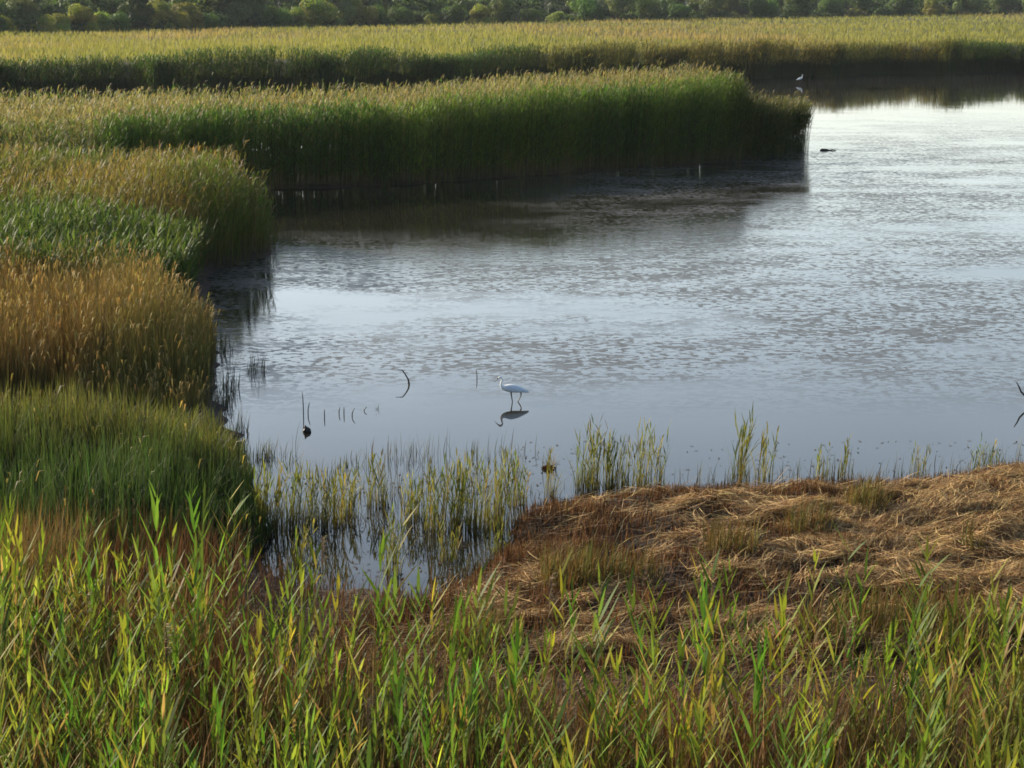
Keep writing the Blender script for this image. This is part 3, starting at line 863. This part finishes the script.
rb.quads(np.stack([Q - d, Q + e, Q + d, Q - e], 1), jitter((.07, .045, .025), len(Q), .35))
o = rb.build('sedge', M_DRY)
tag(o, 'thin scattered sedge and drowned leaves in the shallows around the small pool', 'sedge', kind='stuff')

# dead stalks in the open water
def tube_mesh(name, pts, rad, mat, seg=7, caps=True):
    pts = [Vector(p) for p in pts]; V = []; F = []
    for i, p in enumerate(pts):
        t = (pts[min(i + 1, len(pts) - 1)] - pts[max(i - 1, 0)]).normalized()
        a = t.cross(Vector((0, 1, 0.01))); a = a.normalized() if a.length > 1e-4 else Vector((1, 0, 0)); b = t.cross(a)
        for k in range(seg):
            w = 2 * math.pi * k / seg
            V.append(p + (a * math.cos(w) + b * math.sin(w)) * rad[i])
    for i in range(len(pts) - 1):
        for k in range(seg):
            F.append((i * seg + k, i * seg + (k + 1) % seg, (i + 1) * seg + (k + 1) % seg, (i + 1) * seg + k))
    if caps:
        F.append(tuple(range(seg))[::-1]); F.append(tuple((len(pts) - 1) * seg + k for k in range(seg)))
    me = bpy.data.meshes.new(name); me.from_pydata([tuple(v) for v in V], [], F); me.update()
    for p in me.polygons: p.use_smooth = True
    me.materials.append(mat)
    return me
def obj(name, me, loc=(0, 0, 0), parent=None):
    o = bpy.data.objects.new(name, me); COL.objects.link(o); o.location = loc
    if parent: o.parent = parent
    return o
STK = [(303.5, 413, 22, -1, 'tall thin dead stalk above the dark stump'),
       (308, 414, 12, 2, 'short dead stalk just right of the tall thin one'),
       (324.5, 418, 9, 0, 'dead stalk standing straight, second group from the left bank'),
       (339, 414, 7, 1, 'stout dark stalk stub in the middle of the row'),
       (344, 415, 8, 0, 'thin upright stalk beside the stout stub'),
       (352, 416, 8, 3, 'bent dead stalk curling to the right in the row'),
       (364, 411, 4, 3, 'tiny stalk tip left of the forked sedge'),
       (477, 379, 10, -1, 'lone dead stalk standing left of the wading egret')]
for px_, py_, h_, bx, lb in STK:
    b = G(px_, py_); s = math.hypot(b[1], CAM_H) / FPX
    h = h_ * s; dx = bx * s
    me = tube_mesh('dead_stalk', [(0, 0, -.05), (dx * .1, 0, h * .4), (dx * .5, .01, h * .75), (dx, .01, h)], [.007, .007, .006, .003], M_DARKWOOD, 6)
    tag(obj('dead_stalk', me, (float(b[0]), float(b[1]), 0)), lb, 'dead stalk', 'dead stalks in the open water')
tuft('sedge_tuft', 377, 409, 3, 17, 9, *dk, 'small forked sedge at the right end of the row of dead stalks', 'sedge tuft', 'dark sedge tufts off the left bank', lean=.3)

# bent branches
b = G(409, 384.5); s = math.hypot(b[1], CAM_H) / FPX
pts = [(409.2, 390), (409, 384.5), (408.3, 380), (406, 376), (403.5, 372.5), (402, 371), (399, 370.8), (395, 370.3)]
me = tube_mesh('branch', [((x - 409) * s, .012 * i, (384.5 - y) * s * 1.02) for i, (x, y) in enumerate(pts)], [.012, .016, .012, .010, .009, .008, .006, .003], M_DARKWOOD, 8)
tag(obj('branch', me, (float(b[0]), float(b[1]), 0)), 'small hooked dead branch poking out of open water left of the wading egret', 'branch')
b = G(1031, 404); s = math.hypot(b[1], CAM_H) / FPX
pts = [(1034, 410), (1031, 404), (1027.5, 397), (1023, 394.5), (1019.5, 391), (1017, 386), (1014, 381.5)]
me = tube_mesh('branch', [((x - 1031) * s, -.01 * i, (404 - y) * s * 1.02) for i, (x, y) in enumerate(pts)], [.018, .018, .016, .014, .013, .011, .006], M_DARKWOOD, 8)
tag(obj('branch', me, (float(b[0]), float(b[1]), 0)), 'curved dead branch reaching out of the water at the far right edge', 'branch')

# dark stump and floating wood
def lump(name, loc, dims, seed, mat, flat=.35):
    bm = bmesh.new(); bmesh.ops.create_icosphere(bm, subdivisions=3, radius=1)
    r = np.random.default_rng(seed); off = r.uniform(0, 50, 3)
    for v in bm.verts:
        c = v.co
        k = 1 + .45 * (vnoise(c.x * 2 + off[0], c.y * 2 + c.z * 1.7 + off[1], .8, seed) - .5) + .25 * (vnoise(c.x * 5 + off[0], c.z * 5 + off[1], .8, seed + 3) - .5)
        v.co = Vector((c.x * dims[0] * k, c.y * dims[1] * k, max(-flat, c.z) * dims[2] * k))
    me = bpy.data.meshes.new(name); bm.to_mesh(me); bm.free()
    for p in me.polygons: p.use_smooth = True
    me.materials.append(mat)
    return obj(name, me, loc)
b = G(306.5, 432)
o = lump('stump', (float(b[0]), float(b[1]), .012), (.055, .05, .055), 3, M_DARKWOOD)
me = tube_mesh('snag', [(0, 0, .0), (-.012, 0, .05), (-.018, 0, .085)], [.03, .02, .006], M_DARKWOOD, 7)
obj('snag', me, parent=o)
tag(o, 'small black pointed stump in open water below the dead stalks', 'stump')
b = G(826, 150.5)
s = math.hypot(b[1], CAM_H) / FPX
me = tube_mesh('floating_log', [(-6.0 * s, 0, .01), (-4 * s, .02, .035), (0, 0, .03), (4 * s, -.03, .005), (6 * s, -.02, .03), (10 * s, .03, .01)], [.015, .042, .04, .022, .025, .01], M_DARKWOOD, 9)
tag(obj('floating_log', me, (float(b[0]), float(b[1]), 0)), 'dark log lying low in the bright water off the tip of the reed spit', 'log')

# ------------------------------------------------------------------ egrets
M_WHITE = plain_mat('white_feathers', (.80, .80, .79), .65, .2, nscale=40, namp=.05, bump=.004)
M_WING = plain_mat('wing_feathers', (.62, .66, .71), .65, .2, nscale=30, namp=.08, bump=.006)
M_BLACK = plain_mat('black_leg', (.02, .02, .02), .45, .4, nscale=60)
M_BILL = plain_mat('dark_bill', (.045, .045, .05), .35, .5, nscale=40)
M_EYE = plain_mat('eye', (.55, .42, .08), .2, .6, nscale=40)

def loft(pts, rad, seg=14, flat=None):
    """tube along a side profile (x,z) with round or flattened sections -> verts, quads"""
    pts = [Vector((p[0], p[2] if len(p) > 2 else 0, p[1])) for p in pts]
    V, F = [], []
    for i, p in enumerate(pts):
        t = (pts[min(i + 1, len(pts) - 1)] - pts[max(i - 1, 0)]).normalized()
        side = Vector((0, 1, 0)); up = t.cross(side).normalized()
        fl = 1 if flat is None else flat[i]
        for k in range(seg):
            w = 2 * math.pi * k / seg
            V.append(tuple(p + up * math.cos(w) * rad[i] + side * math.sin(w) * rad[i] * fl))
    for i in range(len(pts) - 1):
        for k in range(seg):
            F.append((i * seg + k, i * seg + (k + 1) % seg, (i + 1) * seg + (k + 1) % seg, (i + 1) * seg + k))
    F.append(tuple(range(seg))[::-1]); F.append(tuple((len(pts) - 1) * seg + k for k in range(seg)))
    return V, F

def egret(loc, rz, s, spine, rad, flat, bill, billr, legs, eye, wing, label, group):
    V, F = loft(spine, rad, 16, flat)
    mats = [0] * len(F)
    for leg, lr in legs:
        v2, f2 = loft(leg, lr, 8)
        F += [tuple(i + len(V) for i in f) for f in f2]; V += v2; mats += [1] * len(f2)
        # toes spread on the bottom
        ft = leg[-1]
        for da in (-.5, 0, .5, math.pi):
            e = (ft[0] - .05 * math.cos(da), ft[1] - .012, ft[2] + .05 * math.sin(da))
            v2, f2 = loft([ft, e], [.005, .003], 6)
            F += [tuple(i + len(V) for i in f) for f in f2]; V += v2; mats += [1] * len(f2)
    me = bpy.data.meshes.new('egret'); me.from_pydata(V, [], F); me.update()
    me.materials.append(M_WHITE); me.materials.append(M_BLACK)
    me.polygons.foreach_set('material_index', mats)
    for p in me.polygons: p.use_smooth = True
    o = obj('egret', me, loc); o.rotation_euler = (0, 0, rz); o.scale = (s, s, s)
    md = o.modifiers.new('soft', 'SUBSURF'); md.levels = 1; md.render_levels = 2
    def part(nm, v, f, m):
        me = bpy.data.meshes.new(nm); me.from_pydata(v, [], f); me.update(); me.materials.append(m)
        for p in me.polygons: p.use_smooth = True
        return obj(nm, me, parent=o)
    part('bill', *loft(bill, billr, 8), M_BILL)
    for sd in (-1, 1):
        # folded wing: a long leaf shape hugging the flank
        v, f = [], []
        Kw = len(wing)
        for i, (x, zt, zb, yy) in enumerate(wing):
            for (z, yo) in ((zt, yy * .72), (zt * .6 + zb * .4, yy + .006), (zt * .25 + zb * .75, yy + .006), (zb, yy * .86)):
                v.append((x, sd * yo, z))
        for i in range(Kw - 1):
            for k in range(3):
                q = (i * 4 + k, i * 4 + k + 1, (i + 1) * 4 + k + 1, (i + 1) * 4 + k)
                f.append(q if sd > 0 else q[::-1])
        w = part('wing', v, f, M_WING)
        md = w.modifiers.new('thick', 'SOLIDIFY'); md.thickness = .008
        md = w.modifiers.new('soft', 'SUBSURF'); md.levels = 1; md.render_levels = 2
        bm = bmesh.new(); bmesh.ops.create_uvsphere(bm, u_segments=8, v_segments=6, radius=.0045)
        bmesh.ops.translate(bm, vec=(eye[0], sd * eye[2], eye[1]), verts=bm.verts)
        me = bpy.data.meshes.new('eye'); bm.to_mesh(me); bm.free(); me.materials.append(M_EYE); obj('eye', me, parent=o)
    return tag(o, label, 'bird', group)

# wading egret: faces left, neck drawn in an S, bill pointing down-left. Own units are metres, x along the body, feet near z=0
b = G(517, 401.7); s = math.hypot(b[1], CAM_H) / FPX
def E(x, y, yy=0): return ((x - 517) * s, (401.7 - y) * s * 1.02, yy)
spine = [E(528.5, 391.2), E(526, 390.6), E(522, 389.4), E(517.5, 388.2), E(512, 387.6), E(507, 387.3), E(503, 387), E(500.6, 385.4), E(500.2, 383), E(501, 380.6), E(501.7, 378.6), E(501.2, 376.9), E(499.8, 376.1), E(498, 376.5), E(496.9, 377.2)]
rad = [.004, .018, .040, .058, .066, .058, .042, .027, .020, .016, .0145, .0155, .019, .016, .007]
flat = [1.6, 1.5, 1.05, .85, .82, .82, .85, .9, 1, 1, 1, 1, .85, .8, .8]
bill = [E(497.3, 377.0), E(495.6, 378.8), E(493.2, 381.4)]
legs = [([E(510.6, 390.5, -.022), E(511, 394.5, -.022), E(512.3, 401.5, -.022), E(512.6, 408, -.022), E(512, 419, -.022)], [.018, .0095, .0085, .006, .0065]),
        ([E(520, 391, .024), E(522.4, 394.4, .024), E(517.8, 401.4, .024), E(514.5, 407, .024), E(516, 419, .024)], [.018, .0095, .0085, .006, .0065])]
eye = (E(498.6, 376.4)[0], E(498.6, 376.4)[1], .0135)
wing = [(E(505, 387)[0], E(0, 384.6)[1], E(0, 389)[1], .045), (E(509, 387)[0], E(0, 383.4)[1], E(0, 390.4)[1], .056), (E(515, 387)[0], E(0, 384.0)[1], E(0, 391.0)[1], .054), (E(521, 388)[0], E(0, 386.4)[1], E(0, 391.2)[1], .042), (E(526, 390)[0], E(0, 389.0)[1], E(0, 391.6)[1], .022), (E(529.5, 391)[0], E(0, 391.0)[1], E(0, 391.9)[1], .008)]
egret((float(b[0]), float(b[1]), 0), 0, .95, spine, rad, flat, bill, [.0075, .006, .0015], legs, eye, wing,
      'white egret wading with bent neck in open water, its reflection below', 'white egrets')
# distant egret: faces right, neck stretched up
b = G(800, 83.5)
def D(x, z, y=0): return (x, z, y)
spine = [D(-.27, .26), D(-.22, .275), D(-.13, .31), D(-.04, .345), D(.05, .375), D(.11, .40), D(.145, .44), D(.15, .485), D(.135, .53), D(.13, .575), D(.145, .61), D(.165, .618), D(.19, .61), D(.205, .605)]
rad = [.006, .025, .058, .078, .078, .058, .038, .026, .021, .019, .020, .024, .019, .009]
flat = [1.5, 1.4, 1, .85, .82, .85, .9, 1, 1, 1, 1, .85, .8, .8]
egret((float(b[0]), float(b[1]), 0), 0, 1.05, spine, rad, flat, [D(.20, .606), D(.24, .60), D(.29, .588)], [.009, .007, .002],
      [([D(0, .30, -.02), D(-.01, .22, -.02), D(.0, .13, -.02), D(.0, -.02, -.02)], [.02, .01, .008, .007]), ([D(.02, .31, .025), D(.03, .22, .025), D(.02, .13, .025), D(.03, -.02, .025)], [.02, .01, .008, .007])],
      (.185, .617, .019), [(.07, .42, .34, .05), (.0, .41, .30, .066), (-.08, .375, .27, .062), (-.17, .325, .25, .045), (-.25, .285, .25, .02), (-.29, .262, .25, .008)],
      'tiny white egret standing upright at the foot of the far reed bank', 'white egrets')

# ------------------------------------------------------------------ trees and bushes beyond the field
def crown_arrays(nl, rad, hz, cz, nleaf, size, seed, lobes):
    r = np.random.default_rng(seed)
    L = []
    for i in range(lobes):
        a = r.uniform(0, 6.28); q = r.uniform(0, 1) ** .5
        zz = r.uniform(-1, 1)
        w = math.sqrt(max(0, 1 - zz * zz * .8))
        L.append((math.cos(a) * q * w * rad * .62, math.sin(a) * q * w * rad * .62, cz + zz * hz * .58, rad * r.uniform(.24, .50)))
    L = np.array(L)
    k = r.integers(0, len(L), nleaf)
    d = r.normal(0, 1, (nleaf, 3)); d /= np.linalg.norm(d, axis=1, keepdims=True)
    rr = L[k, 3] * (.55 + .5 * r.random(nleaf) ** .6)
    C = L[k, :3] + d * rr[:, None] * np.array([1, 1, .85])
    nrm = d + r.normal(0, .35, (nleaf, 3)); nrm /= np.linalg.norm(nrm, axis=1, keepdims=True)
    t = np.cross(nrm, r.normal(0, 1, (nleaf, 3))); t /= np.linalg.norm(t, axis=1, keepdims=True); b_ = np.cross(nrm, t)
    sz = size * r.uniform(.6, 1.3, nleaf)
    V = np.stack([C - t * sz[:, None], C - b_ * sz[:, None] * .6, C + t * sz[:, None], C + b_ * sz[:, None] * .6], 1)
    return V, k

def trunk_mesh(name, H, r0, seed, nlimb=5):
    r = random.Random(seed); rbv, rbf = [], []
    def tube(pts, rad, seg=7):
        base = len(rbv)
        for i, p in enumerate(pts):
            for k in range(seg):
                w = 6.283 * k / seg
                rbv.append((p[0] + math.cos(w) * rad[i], p[1] + math.sin(w) * rad[i], p[2]))
        for i in range(len(pts) - 1):
            for k in range(seg):
                rbf.append((base + i * seg + k, base + i * seg + (k + 1) % seg, base + (i + 1) * seg + (k + 1) % seg, base + (i + 1) * seg + k))
    tube([(0, 0, -.5), (.1, 0, H * .3), (-.05, .1, H * .6), (.05, 0, H * .9)], [r0, r0 * .8, r0 * .5, r0 * .12])
    for i in range(nlimb):
        a = r.uniform(0, 6.28); z = H * r.uniform(.25, .6); l = H * r.uniform(.22, .36)
        tube([(0, 0, z), (math.cos(a) * l * .5, math.sin(a) * l * .5, z + l * .45), (math.cos(a) * l, math.sin(a) * l, z + l * .9)], [r0 * .45, r0 * .28, r0 * .06], 5)
    me = bpy.data.meshes.new(name); me.from_pydata(rbv, [], rbf); me.update(); me.materials.append(M_WOOD)
    for p in me.polygons: p.use_smooth = True
    return me

def tree_proto(H, rad, c, seed, nleaf, lobes, size=.26, low=.12):
    hz = H * (1 - low) / 2
    V, k = crown_arrays(0, rad, hz, H * low + hz, nleaf, size, seed, lobes)
    r = np.random.default_rng(seed + 99)
    lc = np.array(c) * r.uniform(.75, 1.25, (lobes, 1)) * (1 + r.normal(0, .06, (lobes, 3)))
    cc = lc[k] * r.uniform(.75, 1.25, (nleaf, 1))
    rb = RB(); rb.quads(V, cc)
    return trunk_mesh('trunk', H * .8, max(.08, rad * .06), seed), rb.mesh('crown', M_LEAF)

TP = {
 'pale': [tree_proto(1.0 * h, w, (.20, .225, .050), 200 + i, 9000, 16, .13, .02) for i, (h, w) in enumerate(((4.6, 2.6), (5.2, 2.9), (4.2, 2.4), (5.6, 2.3)))],
 'green': [tree_proto(h, w, (.075, .130, .030), 220 + i, 9000, 17, .14, .05) for i, (h, w) in enumerate(((5.2, 2.8), (6.0, 3.0), (4.8, 2.7)))],
 'tall': [tree_proto(h, w, (.055, .095, .032), 240 + i, 9000, 18, .18, .12) for i, (h, w) in enumerate(((10, 3.6), (11.5, 4.2), (9, 3.8)))],
 'grey': [tree_proto(h, w, (.135, .170, .065), 260 + i, 9000, 17, .14, .10) for i, (h, w) in enumerate(((8, 2.8), (7, 3.1)))]}

# photo column, metres behind the field edge, kind, scale, label
TR = [
 (6, 10, 'green', 1.0, 'green tree at the left edge of the picture beyond the field'),
 (22, 9, 'pale', .8, 'small pale bush next to the tree at the left picture edge'),
 (44, 12, 'grey', .8, 'grey-green feathery tree between two pale bushes near the left picture edge'),
 (60, 8, 'pale', .75, 'low yellow-green bush below the grey-green feathery tree'),
 (80, 9, 'pale', .9, 'bright yellow-green bush, roundest of the low row near the left picture edge'),
 (98, 8, 'pale', .95, 'yellow-green bush at the middle of the low row on the left'),
 (115, 9, 'pale', .85, 'yellow-green bush at the right end of the low row on the left'),
 (132, 8, 'green', .7, 'low dark bush just right of the yellow-green row'),
 (152, 12, 'tall', .7, 'dark rounded tree left of the big pale bush'),
 (178, 9, 'pale', 1.05, 'big pale sunlit bush standing clear of the dark wood'),
 (199, 9, 'pale', 1.15, 'tall pale bush, right half of the pair before the dark wood'),
 (218, 8, 'green', .8, 'low green bush at the foot of the pale pair'),
 (241, 14, 'grey', 1.0, 'tall grey-green tree behind the field, left of the shadowed gap'),
 (262, 12, 'grey', .95, 'broad grey-green tree at the left of the shadowed gap'),
 (285, 9, 'green', .85, 'rounded green bush in the shadowed gap'),
 (304, 9, 'pale', .8, 'small pale bush at the right of the shadowed gap'),
 (322, 10, 'pale', 1.15, 'tall narrow pale bush right of the shadowed gap'),
 (345, 11, 'grey', .95, 'pale grey tree with upright branches above the spit'),
 (362, 10, 'pale', 1.1, 'pale upright bush beside the pale grey tree'),
 (384, 8, 'green', .75, 'low green bush following the pale upright one'),
 (403, 9, 'green', .85, 'green bush below a dark tall tree, middle of the wood edge'),
 (432, 8, 'pale', .7, 'low pale bush spreading along the middle of the wood edge'),
 (455, 9, 'green', .8, 'low green bush above the end of the hidden channel'),
 (480, 9, 'pale', .8, 'pale bush above the middle of the spit'),
 (500, 10, 'green', .9, 'dark green bush above the middle of the spit'),
 (530, 9, 'green', .75, 'low wide green bush in the gently sloping part of the wood edge'),
 (556, 8, 'pale', .65, 'low pale bush in the gently sloping part of the wood edge'),
 (585, 12, 'green', 1.0, 'rounded green tree left of the pale feathery one'),
 (613, 13, 'grey', 1.1, 'pale feathery tree over the widest stretch of the field'),
 (645, 9, 'green', .85, 'green bush right of the pale feathery tree'),
 (672, 9, 'green', .8, 'low dark bush between the pale feathery tree and the bare trunks'),
 (700, 15, 'grey', 1.1, 'thin tree with pale upright trunk above the tip of the spit'),
 (722, 15, 'grey', 1.0, 'second thin pale tree above the tip of the spit'),
 (752, 9, 'green', .9, 'low green bush right of the thin pale trees'),
 (785, 9, 'green', 1.0, 'green bush straight above the distant egret'),
 (818, 11, 'green', .9, 'green bush right of the one above the distant egret'),
 (850, 12, 'tall', .8, 'darkest rounded tree of the right part of the wood'),
 (886, 9, 'green', .95, 'wide green bush beside the darkest rounded tree'),
 (918, 9, 'pale', .8, 'pale low bush on the right stretch of the wood edge'),
 (950, 9, 'green', 1.0, 'green bush on the right stretch of the wood edge, before a dark gap'),
 (985, 10, 'green', .95, 'green bush close to the right picture edge'),
 (1015, 9, 'green', 1.0, 'last green bush at the right picture edge beyond the field'),
]
cnt = {}
for px_, db, kind, s, lb in TR:
    d = float(field_end(np.array(px_ * 1.0))) + db
    x = (px_ - 512) / FPX * d * 1.02
    hz = float(ground_h(np.array([x]), np.array([d]))[0])
    j = cnt.get(kind, 0); cnt[kind] = j + 1
    tm, cm = TP[kind][j % len(TP[kind])]
    s2 = s * 1.15 * (1 + .35 * max(0, px_) / 1024)
    t = empty('bush' if kind in ('pale', 'green') and s < 1.0 else 'tree', (x, d, hz), rng.uniform(0, 6.28), s2)
    tag(t, lb, 'bush' if t.name.startswith('bush') else 'tree', 'trees and bushes at the edge of the wood')
    obj('trunk', tm, parent=t); obj('crown', cm, parent=t)

# the wood itself rising behind them
rb = RB()
r2 = np.random.default_rng(55)
row = 0
for row, (db, step, Hh) in enumerate(((13, 11, 3.6), (22, 20, 7), (34, 22, 9), (52, 25, 11), (78, 30, 12), (115, 36, 12), (165, 44, 12))):
    for px_ in np.arange(-260, 1300, step):
        px2 = px_ + r2.uniform(-9, 9)
        d = float(field_end(np.array(px2))) + db + r2.uniform(-5, 5)
        x = (px2 - 512) / FPX * d * 1.02
        hz = float(ground_h(np.array([x]), np.array([d]))[0])
        H = Hh * r2.uniform(.7, 1.15) * (.85 if px2 > 500 else 1); rad = r2.uniform(2.4, 4.2)
        V, k = crown_arrays(0, rad, H * .45, H * .55, 1100, .30, int(r2.integers(1e6)), 14)
        V[..., 0] += x; V[..., 1] += d; V[..., 2] += hz
        base = np.array([(.050, .092, .030), (.070, .118, .034), (.12, .145, .045), (.038, .070, .032)][int(r2.choice(4, p=[.4, .3, .1, .2]))])
        lc = base * r2.uniform(.75, 1.25, (14, 1))
        rb.quads(V, lc[k] * r2.uniform(.75, 1.25, (len(V), 1)))
o = rb.build('wood', M_LEAF)
tag(o, 'dark green wood covering the low hill behind the bushes', 'wood', kind='stuff')

# ------------------------------------------------------------------ hazy air
m, nt, out = new_mat('haze_air')
pv = nt.nodes.new('ShaderNodeVolumePrincipled'); pv.inputs['Color'].default_value = (.80, .88, 1, 1); pv.inputs['Density'].default_value = .00008; pv.inputs['Anisotropy'].default_value = .2
nt.links.new(pv.outputs[0], out.inputs['Volume'])
bm = bmesh.new(); bmesh.ops.create_cube(bm, size=1)
for v in bm.verts: v.co = Vector((v.co.x * 9400, 2900 + v.co.y * 6800, -2 if v.co.z < 0 else 42))
me = bpy.data.meshes.new('haze'); bm.to_mesh(me); bm.free(); me.materials.append(m)
tag(obj('haze', me), 'thin pale haze that turns the distant wood bluish', 'haze', kind='stuff')

# ------------------------------------------------------------------ light
SUN_EL, SUN_AZ = R(20), R(-53)      # azimuth from +Y, negative = to the left of the picture
w = bpy.data.worlds.new('World'); sc.world = w; w.use_nodes = True
nt = w.node_tree
for n_ in list(nt.nodes): nt.nodes.remove(n_)
sky = nt.nodes.new('ShaderNodeTexSky'); sky.sky_type = 'NISHITA'; sky.sun_disc = False
sky.sun_elevation = SUN_EL; sky.sun_rotation = SUN_AZ
sky.air_density = 1.0; sky.dust_density = 1.6; sky.ozone_density = 1.5; sky.altitude = 0
bg = nt.nodes.new('ShaderNodeBackground'); bg.inputs['Strength'].default_value = .09
ow = nt.nodes.new('ShaderNodeOutputWorld')
# thin bright high haze low in the sky
tc = nt.nodes.new('ShaderNodeTexCoord'); sx = nt.nodes.new('ShaderNodeSeparateXYZ'); nt.links.new(tc.outputs['Generated'], sx.inputs[0])
mr = nt.nodes.new('ShaderNodeMapRange'); mr.interpolation_type = 'SMOOTHSTEP'
mr.inputs['From Min'].default_value = .62; mr.inputs['From Max'].default_value = .10; mr.inputs['To Min'].default_value = 0; mr.inputs['To Max'].default_value = 1
nt.links.new(sx.outputs['Z'], mr.inputs['Value'])
mp = nt.nodes.new('ShaderNodeMapping'); mp.inputs['Scale'].default_value = (1, 1, 4); nt.links.new(tc.outputs['Generated'], mp.inputs['Vector'])
cn = nt.nodes.new('ShaderNodeTexNoise'); cn.inputs['Scale'].default_value = 2.5; cn.inputs['Detail'].default_value = 4; nt.links.new(mp.outputs[0], cn.inputs['Vector'])
cm = nt.nodes.new('ShaderNodeMapRange'); cm.inputs['From Min'].default_value = .3; cm.inputs['From Max'].default_value = .7; cm.inputs['To Min'].default_value = .115; cm.inputs['To Max'].default_value = .215
nt.links.new(cn.outputs['Fac'], cm.inputs['Value'])
fw = nt.nodes.new('ShaderNodeMapRange'); fw.interpolation_type = 'SMOOTHSTEP'       # added weighting: haze glow raised ahead, cut behind to keep camera-side faces dark
fw.inputs['From Min'].default_value = -.2; fw.inputs['From Max'].default_value = .8; fw.inputs['To Min'].default_value = .25; fw.inputs['To Max'].default_value = 1.6
nt.links.new(sx.outputs['Y'], fw.inputs['Value'])
mu0 = nt.nodes.new('ShaderNodeMath'); mu0.operation = 'MULTIPLY'; nt.links.new(mr.outputs[0], mu0.inputs[0]); nt.links.new(cm.outputs[0], mu0.inputs[1])
mu = nt.nodes.new('ShaderNodeMath'); mu.operation = 'MULTIPLY'; nt.links.new(mu0.outputs[0], mu.inputs[0]); nt.links.new(fw.outputs[0], mu.inputs[1])
hz_ = nt.nodes.new('ShaderNodeBackground'); hz_.inputs['Color'].default_value = (.88, .94, 1, 1); nt.links.new(mu.outputs[0], hz_.inputs['Strength'])
ad = nt.nodes.new('ShaderNodeAddShader')
nt.links.new(sky.outputs[0], bg.inputs['Color']); nt.links.new(bg.outputs[0], ad.inputs[0]); nt.links.new(hz_.outputs[0], ad.inputs[1]); nt.links.new(ad.outputs[0], ow.inputs['Surface'])
sl = bpy.data.lights.new('sun', 'SUN'); sl.energy = 5.0; sl.angle = R(.6); sl.color = (1, .87, .67)
so = bpy.data.objects.new('sun', sl); COL.objects.link(so)
dirv = Vector((math.sin(SUN_AZ) * math.cos(SUN_EL), math.cos(SUN_AZ) * math.cos(SUN_EL), math.sin(SUN_EL)))
so.rotation_euler = dirv.to_track_quat('Z', 'Y').to_euler()
so.location = (-40, 30, 40)

sc.view_settings.view_transform = 'Standard'; sc.view_settings.look = 'None'
sc.view_settings.exposure = 1.2; sc.view_settings.gamma = 1.0
sc.render.engine = 'CYCLES'
sc.cycles.max_bounces = 8; sc.cycles.transparent_max_bounces = 8
sc.cycles.use_denoising = True
sc.cycles.denoiser = 'OPENIMAGEDENOISE'
sc.cycles.denoising_input_passes = 'RGB_ALBEDO_NORMAL'; sc.cycles.denoising_prefilter = 'ACCURATE'
sc.cycles.filter_width = 1.7
